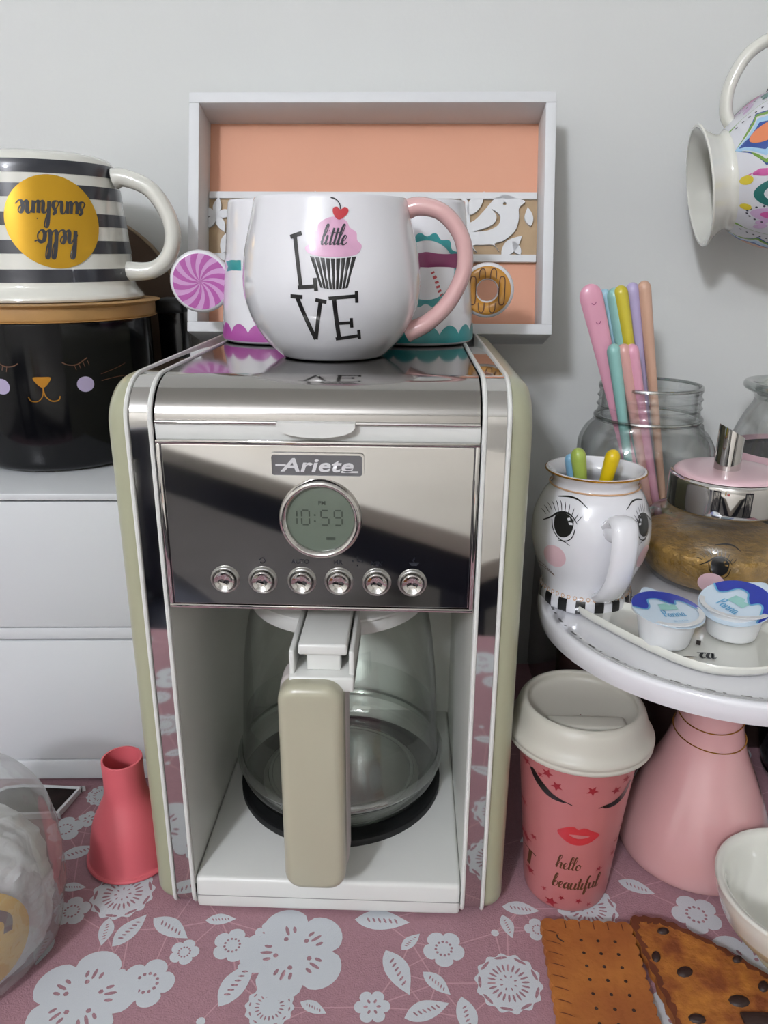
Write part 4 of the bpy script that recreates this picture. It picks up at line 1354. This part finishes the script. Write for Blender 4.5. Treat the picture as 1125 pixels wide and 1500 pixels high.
JB = RZ + .0435
def js(label, bx, by, tx, ty, tz, w, m, flat=2.0):
    return stick('drink_stirrer', label, (bx, by, JB), (tx, ty, tz), w, m, 'stirrers in the mason jar', flat)
p = js('pink paddle stirrer with sleepy face marks, widest in the mason jar', .2435, .225, .1830, .222, .3915, .0185, 'st_pink', 4.5)
dv = (Vector((.1830, .222, .3915)) - Vector((.2435, .225, JB)))
fdir = dv.normalized()
FS = Flat(dv * .90 + Vector((0, -.0068, 0)), fdir.cross(Vector((0, 1, 0))).normalized() * -1, fdir)
FS = Flat(dv * .88 + Vector((0, -.0040, 0)), Vector((0, 1, 0)).cross(fdir).normalized() * 1, fdir)
decal('sleepy_eye', [stroke([(-1.5, 9), (-.5, 7.6), (1, 7.6), (2, 9)], .5)], FS, 'plum', p, .0002)
decal('sleepy_eye', [stroke([(-1.5, -6), (-.5, -7.4), (1, -7.4), (2, -6)], .5)], FS, 'plum', p, .0002)
js('tall pale blue clear-topped stirrer behind the pink paddle', .243, .236, .1995, .240, .3875, .0095, 'st_sky')
js('tall teal stirrer between the pale blue and the yellow one', .250, .234, .2055, .236, .3885, .0125, 'st_teal')
js('tall yellow stirrer in the mason jar', .256, .232, .2095, .232, .3905, .0115, 'st_yellow')
js('tall lavender stirrer in the mason jar', .2595, .240, .2205, .240, .3925, .0115, 'st_lav')
js('tall peach stirrer, the one farthest from the pink paddle', .2655, .236, .2290, .238, .394, .0110, 'st_peach')
js('short teal stirrer in front of the taller ones', .2365, .217, .2040, .214, .3480, .0115, 'st_teal')
js('short coral stirrer between the short teal and short pink ones', .2485, .216, .2115, .214, .3480, .0115, 'st_coral')
js('short pink stirrer in front of the yellow one', .2550, .2155, .2175, .214, .3480, .0115, 'st_pink')

def apothecary():
    t = thing('glass_jar', 'clear glass storage jar with flared rim beyond the sugar dispenser', 'jar', (.3700, .243, RZ + .0003))
    pr = smooth_prof([(.044, .0008), (.05, .006), (.0525, .03), (.0525, .075), (.050, .1), (.043, .12), (.0375, .13), (.0365, .135)], 6)
    mesh('glass_body', revolve([(.0005, .0012)] + pr, 64), 'glass_jar', t)
    mesh('glass_rim', revolve(smooth_prof([(.0365, .135), (.0385, .139), (.0455, .143), (.0465, .1465), (.044, .149), (.0375, .147), (.036, .14)], 4), 64), 'glass_edge', t)
    b = mesh('contents', revolve(smooth_prof([(.0005, .003), (.045, .003), (.049, .02), (.049, .085), (.04, .09), (.0005, .092)], 4), 48), 'black', t)
    mesh('pink_band', revolve([(.0528, .088), (.0526, .0945)], 64), 'blush', t)
apothecary()

# ------------------------------------------------------------------ mug hanging on the wall
def hanging_mug():
    a = Vector((-1, .12, -.2)).normalized()          # towards the rim
    yb = Vector((0, 1, 0)); yb = (yb - a * yb.dot(a)).normalized()
    xb = yb.cross(a)
    rim = Vector((.2765, .276, .4645))
    Hm = .098
    t = thing('mug', 'patterned multicolour mug hanging sideways by its handle on the wall', 'mug')
    t.matrix_world = Matrix.Translation(rim - a * Hm) @ Matrix((xb, yb, a)).transposed().to_4x4()
    out = smooth_prof([(.034, .0), (.041, .002), (.052, .014), (.0575, .032), (.0555, .052), (.0455, .070), (.0365, .0805), (.0365, .086), (.0415, .093), (.0462, .098)], 6)
    mesh('body', revolve(cup_shell(out, .003, .006), 80), 'ivory', t)
    # handle on the upper side: local direction closest to world +z
    up = Vector((0, 0, 1)); lx, ly = up.dot(xb), up.dot(yb)
    n_ = hypot(lx, ly); lx /= n_; ly /= n_
    pts = [(.040, .073), (.050, .076), (.068, .072), (.086, .058), (.093, .038), (.089, .020), (.077, .008), (.062, .005), (.046, .010)]
    mesh('handle', tube(catmull([(lx * r, ly * r, z) for r, z in pts], 6), .0048, 14, 1.5, up=(-ly, lx, 0)), 'ivory', t)
    S = Rev(out, 0, 0, 0, .052)
    # local x is vertical in the picture: lay the pattern as rows round the belly
    cols = {k: mat('print_' + k, c, .3, coat=.4) for k, c in dict(white='cfd0d6', blue='2f4c94', sky='9cc3e0', green='6f9a3c', lime='a4c04a', orange='d8825a', pink='c45a9a', teal='2a6b66', ink='2b2d3d', yellow='d2bf3c', lilac='c3a6c8').items()}
    def shp(name, loops, c, off): decal(name, [fill([[(x, min(79.5, y + 9)) for x, y in q] for q in l], 3) for l in loops], S, cols[c], t, off * .7)
    # ground of the printed zone
    pr = [(S.r(.004 + .075 * k / 30) + .0002, .004 + .075 * k / 30) for k in range(31)]
    mesh('print_ground', revolve(pr, 80), cols['white'], t)
    dia = lambda cx, cy, w, h: [(cx - w, cy), (cx, cy - h), (cx + w, cy), (cx, cy + h * .55)]
    for k in range(3):
        c0 = 28 + k * 108.9
        for w, h, c, o in ((23, 50, 'blue', .0004), (21.5, 47, 'green', .0006), (18.5, 41, 'white', .0008), (16, 36, 'sky', .0010), (11.5, 26, 'blue', .0012)):
            shp('diamond', [[dia(c0, 54, w, h)]], c, o)
        shp('petal', [[circle(c0 + 1, 51, 6.8, 24, 11)]], 'orange', .0014)
        shp('dot_row', [[circle(c0 + 24.5, 66 - 4.2 * j, .8, 8)] for j in range(13)], 'ink', .0006)
        shp('band', [[[(c0 + 28, 70), (c0 + 31, 70), (c0 + 31, 8), (c0 + 28, 8)]]], 'green', .0005)
        for j in range(4): [shp('leaf_print', [[circle(c0 + q, 60 - 13 * j - q / 8, 2.2, 14, 5, .6)]], 'teal' if j % 2 else 'lilac', .0006) for q in (37, 42)]
        c1 = c0 - 44
        shp('band', [[[(c1 + 17, 66), (c1 + 20, 58), (c1 + 12, 8), (c1 + 5, 8), (c1 + 14, 56)]]], 'pink', .0005)
        shp('triangle', [[[(c1 + 21, 52), (c1 + 22, 34), (c1 + 14, 40)]]], 'blue', .0006)
        shp('petal', [[circle(c1 + 1, 44, 11, 28, 18)]], 'teal', .0007)
        shp('petal', [[circle(c1 + 1, 44, 6.5, 24, 12)]], 'white', .0009)
        shp('petal', [[circle(c1 + 1, 43, 4.6, 24, 8)]], 'blue', .0011)
        shp('petal', [[circle(c1 + 13, 66, 4, 16, 4)]], 'yellow', .0008)
        shp('petal', [[circle(c1 - 16, 50, 6, 24, 13)]], 'lilac', .0005)
        shp('petal', [[circle(c1 - 16, 50, 3, 24, 7)]], 'pink', .0007)
        shp('dot_row', [[circle(c1 - 16 + 7.5 * cos(q * pi / 9), 50 + 15 * sin(q * pi / 9), .8, 8)] for q in range(18)], 'ink', .0006)
        shp('petal', [[circle(c1 - 11, 66, 3, 16, 3.5)]], 'yellow', .0008)
        shp('petal', [[circle(c1 - 24, 36, 3, 16, 4)]], 'yellow', .0008)
    t2 = thing('wall_hook', 'small metal hook on the wall holding the patterned mug', 'hook')
    hp = t.matrix_world @ Vector((lx * .0685, ly * .0685, .0065))
    t2.location = hp
    mesh('peg', tube([(0, -.012, .004), (0, -.010, -.004), (0, 0, -.0085), (0, YB - hp.y - .003, -.006)], .0025, 10), 'cord', t2)
    mesh('backplate', move(xf(revolve([(.0001, .003), (.005, .003), (.006, 0), (.0001, 0)], 20), Matrix.Rotation(pi / 2, 4, 'X')), 0, YB - hp.y - .0005, -.006), 'cord', t2)
hanging_mug()

# ------------------------------------------------------------------ tumbler
def tumbler():
    t = thing('tumbler', 'pink sleepy-face travel cup with milky lid below the cake stand', 'travel cup', (.1610, .0345, CZ))
    out = smooth_prof([(.0255, .0), (.0272, .0015), (.0285, .01), (.0318, .05), (.0355, .09), (.0386, .1225)], 6)
    mesh('cup', revolve(cup_shell(out, .002), 72), 'tumbler', t)
    lid = smooth_prof([(.0395, .1200), (.0435, .1200), (.0455, .1206), (.0460, .1222), (.0456, .1238), (.0462, .1256), (.0455, .1278), (.0425, .132), (.0395, .1415), (.0365, .1452), (.034, .1445), (.033, .139), (.02, .1345), (.0005, .1335)], 5)
    l = mesh('lid', revolve(lid, 72), 'lid_milky', t)
    mesh('sip_ledge', xf(rbox(-.025, .025, -.0075, .0075, .1325, .1400, .0035, 4), Matrix.Translation((0, -.0165, 0))), 'lid_milky', l)
    S = Rev(out, radians(-6))
    F = lambda L: fill([L], 4)
    def star(x, y, r, rot=0): return [(x + (r if k % 2 == 0 else r * .42) * cos(rot + pi / 2 + pi * k / 5), y + (r if k % 2 == 0 else r * .42) * sin(rot + pi / 2 + pi * k / 5)) for k in range(10)]
    stars = []
    for x, y, r in ((-33, 108, 2.6), (-21, 110, 3.6), (-25, 106, 2), (-15, 103, 3.8), (6, 104, 4), (21, 101.5, 3.4), (27, 107, 3), (34, 96, 2.2), (-32, 72, 2.2), (-33, 58, 2), (30, 64, 2), (-25, 52, 2.3), (-29.5, 45, 4), (-31, 38, 2), (27, 54, 2), (26, 44, 2.6), (17, 37, 2.4), (-25, 21, 3.2), (-16, 15, 2), (-5, 12.5, 2.2), (6, 11, 2.6), (-11, 6, 4.6), (13, 6.5, 2)):
        stars.append(F(star(x, y, r, x * .13)))
    decal('star_print', stars, S, 'crimson', t)
    lash = [stroke([(-30, 107.0), (-25, 100.0), (-18, 94.5), (-9.5, 92.5)], 4.6, taper=True), stroke([(-9.5, 93.0), (-5, 91.5)], .6, curve=False),
            stroke([(14, 90.5), (21, 91.0), (27, 95.0), (31, 103.0)], 4.4, taper=True), stroke([(14.5, 91.0), (11, 90.0)], .6, curve=False)]
    decal('eyelash', lash, S, 'ink', t)
    lips = [catmull([(-12, 68.0), (-7, 73.0), (-2.5, 74.5), (.5, 72.5), (4, 74.0), (9, 71.5), (14, 67.5), (8, 61.5), (1, 59.5), (-6, 61.5)], 5, True), catmull([(-5, 67.5), (0, 68.2), (8, 67.2), (1, 65.0)], 4, True)]
    decal('lips', [fill(lips, 4)], S, 'redp', t)
    decal('lettering', script('hello', -3, 38, 5.2, 1.0, .15) + script('beautiful', 3, 21.5, 5.4, 1.2, .15) + script('T', -25, 25, 6.5, 1.6, 0), S, 'cocoa', t)
tumbler()

# ------------------------------------------------------------------ biscuits, bowl, black jar
def biscuit():
    t = thing('biscuit_coaster', 'rectangular biscuit-shaped coaster with dotted holes and frilled edge', 'coaster', (.1660, -.0485, CZ), (0, 0, radians(-1)))
    w, h = 27.5, 43
    L = []
    for (x0, y0, x1, y1) in ((-w, -h, w, -h), (w, -h, w, h), (w, h, -w, h), (-w, h, -w, -h)):
        l = hypot(x1 - x0, y1 - y0); n = int(l / 8 + .5)
        nx, ny = (y1 - y0) / l, -(x1 - x0) / l
        for k in range(n * 6):
            u = k / (n * 6)
            b = 1.6 * abs(sin(pi * u * n)) ** .6
            L.append((x0 + (x1 - x0) * u + nx * b, y0 + (y1 - y0) * u + ny * b))
    lay = Matrix.Rotation(-pi / 2, 4, 'X')
    plate('slab', [L], .0055, 'biscuit', t, Matrix.Translation((0, 0, .0058)) @ lay)
    F = Flat((0, 0, .0058), (1, 0, 0), (0, 1, 0))
    for i in range(3):
        for j in range(8):
            hole = move(revolve(smooth_prof([(.0011, .0003), (.0008, .0004), (.0001, .0002)], 2), 10), -.0055 + i * .0105, .0285 - j * .0092, .0057)
            mesh('hole', hole, 'choc', t)
    gr = []
    for k in range(11): gr.append(stroke([(-w + .5, h - 8 - 8 * k), (-w + 5, h - 9 - 8 * k), (-w + 9, h - 10.5 - 8 * k)], .7, taper=True))
    for k in range(5): gr.append(stroke([(-w + 14 + 9 * k, h - .5), (-w + 14 + 9 * k, h - 6)], .7, curve=False))
    decal('edge_groove', gr, F, 'toast', t, .0003)
    decal('smile_mark', [stroke([(-20, 32), (-19.5, 29), (-16.5, 26.5)], 1.0)], F, 'choc', t, .0003)
biscuit()

def cookie():
    t = thing('cookie_coaster', 'brown chocolate chip cookie-shaped coaster beside the rectangular biscuit', 'coaster', (.2315, -.060, CZ))
    base = [(-35, 58), (-28, 60.5), (-14, 58), (0, 50), (14, 40), (28, 28), (42, 14), (54, 2), (60, -12), (56, -30), (30, -36), (-4, -38), (-26, -36), (-29, -10), (-32, 16), (-35, 40)]
    L0 = catmull(base, 8, True)
    L = []
    for k, p in enumerate(L0):
        L.append((p[0] + .7 * sin(k * 1.7), p[1] + .7 * cos(k * 1.3)))
    lay = Matrix.Rotation(-pi / 2, 4, 'X')
    plate('slab', [L], .0055, 'cookie', t, Matrix.Translation((0, 0, .0058)) @ lay)
    c = (2, 8)
    inner = [(c[0] + (p[0] - c[0]) * .9, c[1] + (p[1] - c[1]) * .9) for p in L0]
    inner = [(p[0] + 1.2 * sin(k * 2.1) + .8 * sin(k * .9), p[1] + 1.2 * cos(k * 1.9)) for k, p in enumerate(inner)]
    F = Flat((0, 0, .0058), (1, 0, 0), (0, 1, 0))
    decal('toasted_edge', [fill([L, inner])], F, 'toast', t, .0002)
    for x, y, r, a in ((-17, 49, 3.2, .2), (-27, 30, 3.4, 1.2), (-13, 20, 4.4, .4), (22, 30, 3, .5), (12, 2, 5, .1), (30, 12, 3.5, .9), (-16, -10, 4, 0)):
        ch = revolve(smooth_prof([(r * .001, 0), (r * .0008, .0012), (r * .0003, .002), (.0001, .0021)], 3), 10)
        ch = xf(ch, Matrix.Translation((x * .001, y * .001, .0057)) @ Matrix.Rotation(a, 4, 'Z') @ Matrix.Diagonal((1.25, .8, 1, 1)))
        mesh('chocolate_chip', ch, 'choc', t)
    mesh('chocolate_stripe', move(rbox(-.001, .05, -.0035, .0035, 0, .0022, .001, 2), .01, -.009, .0055), 'choc', t)
cookie()

def bowl():
    t = thing('bowl', 'cream stoneware bowl with darker lower half in front of the pedestal', 'bowl', (.2920, -.0210, CZ))
    up = smooth_prof([(.047, .033), (.0505, .043), (.0518, .05), (.052, .0525), (.0505, .0535), (.047, .0515), (.044, .045), (.038, .026), (.025, .013), (.0005, .010)], 5)
    lo = smooth_prof([(.0005, .0015), (.02, .0015), (.0215, 0), (.0225, .001), (.0235, .006), (.034, .0165), (.043, .026), (.047, .033)], 5)
    mesh('rim_and_inside', revolve(up, 72), 'ivory', t)
    M['bowl_low'] = mat('bowl_tan_glaze', 'b5a98c', .3, coat=.3, noise=.1, nscale=20)
    mesh('lower_glaze', revolve(lo, 72), 'bowl_low', t)
bowl()

def black_pot():
    t = thing('pot', 'black rounded pot with pale grey edge behind the pedestal', 'pot', (.3805, .1500, CZ))
    out = smooth_prof([(.024, .0), (.03, .003), (.037, .02), (.042, .045), (.042, .07), (.037, .09), (.03, .1)], 5)
    mesh('body', revolve(cup_shell(out, .003), 56), 'black_gl', t)
    mesh('edge_band', revolve([(r + .0012, z) for r, z in out if z < .012], 56), 'steel', t)
black_pot()

# ------------------------------------------------------------------ unseen furniture, invented for the chrome to reflect
def added_table():  # invented table: a pale shape with its corner mirrored in the front panel
    t = thing('reflection_table', 'beige-topped table added across the room for the chrome to reflect', 'table', (.08, -1.62, ZF), (0, 0, radians(40)))
    mesh('tabletop', rbox(-.62, .62, -.62, .62, .70, .74, .006), 'beige', t)
    mesh('apron', rbox(-.57, .57, -.57, .57, .6, .702, .004), 'navy', t)
    for x in (-.54, .54):
        for y in (-.54, .54): mesh('leg', rbox(x - .03, x + .03, y - .03, y + .03, 0, .61, .004), 'navy', t)
added_table()

def chair(loc, rz, label):  # invented chairs: dark slatted shapes for the front panel to mirror
    t = thing('reflection_chair', label, 'chair', loc, (0, 0, rz))
    mesh('seat', rbox(-.21, .21, -.2, .2, .43, .46, .008), 'navy', t)
    for x in (-.18, .18):
        mesh('leg', rbox(x - .018, x + .018, -.19, -.154, 0, .432, .003), 'navy', t)
        mesh('leg', rbox(x - .018, x + .018, .154, .19, 0, .92, .003), 'navy', t)
    for k in range(5):
        mesh('slat', rbox(-.14 + .07 * k - .012, -.14 + .07 * k + .012, .165, .18, .5, .86, .002, 1), 'navy', t)
    mesh('top_rail', rbox(-.2, .2, .155, .19, .85, .93, .006), 'navy', t)
    mesh('lower_rail', rbox(-.18, .18, .16, .185, .48, .52, .004), 'navy', t)
chair((-.56, -1.0, ZF), radians(140), 'navy slatted chair added for the chrome reflection, drawer cabinet side')
chair((.72, -1.02, ZF), radians(-140), 'navy slatted chair added for the chrome reflection, cake stand side')
def bottle():  # added only as a yellow spot in the panel's reflection
    t = thing('bottle', 'yellow plastic bottle added on the beige table for its reflection', 'bottle', (-.33, -1.45, ZF + .7405))
    mesh('body', revolve(smooth_prof([(.03, 0), (.035, .004), (.035, .12), (.03, .14), (.014, .155), (.014, .165)], 4), 32, True, True), 'yellow', t)
    mesh('cap', revolve([(.016, .163), (.016, .19), (.001, .19)], 24), 'white_pl', t)
bottle()
def reflection_box():  # made-up pink box, put beside the bottle for the panel to mirror
    t = thing('reflection_box', 'coral pink box added on the beige table for its reflection', 'box', (-.2, -1.55, ZF + .7405), (0, 0, .3))
    mesh('body', rbox(-.06, .06, -.05, .05, 0, .07, .004), 'silicone', t)
    mesh('lid', rbox(-.062, .062, -.052, .052, .0702, .085, .004), 'peach', t)
reflection_box()
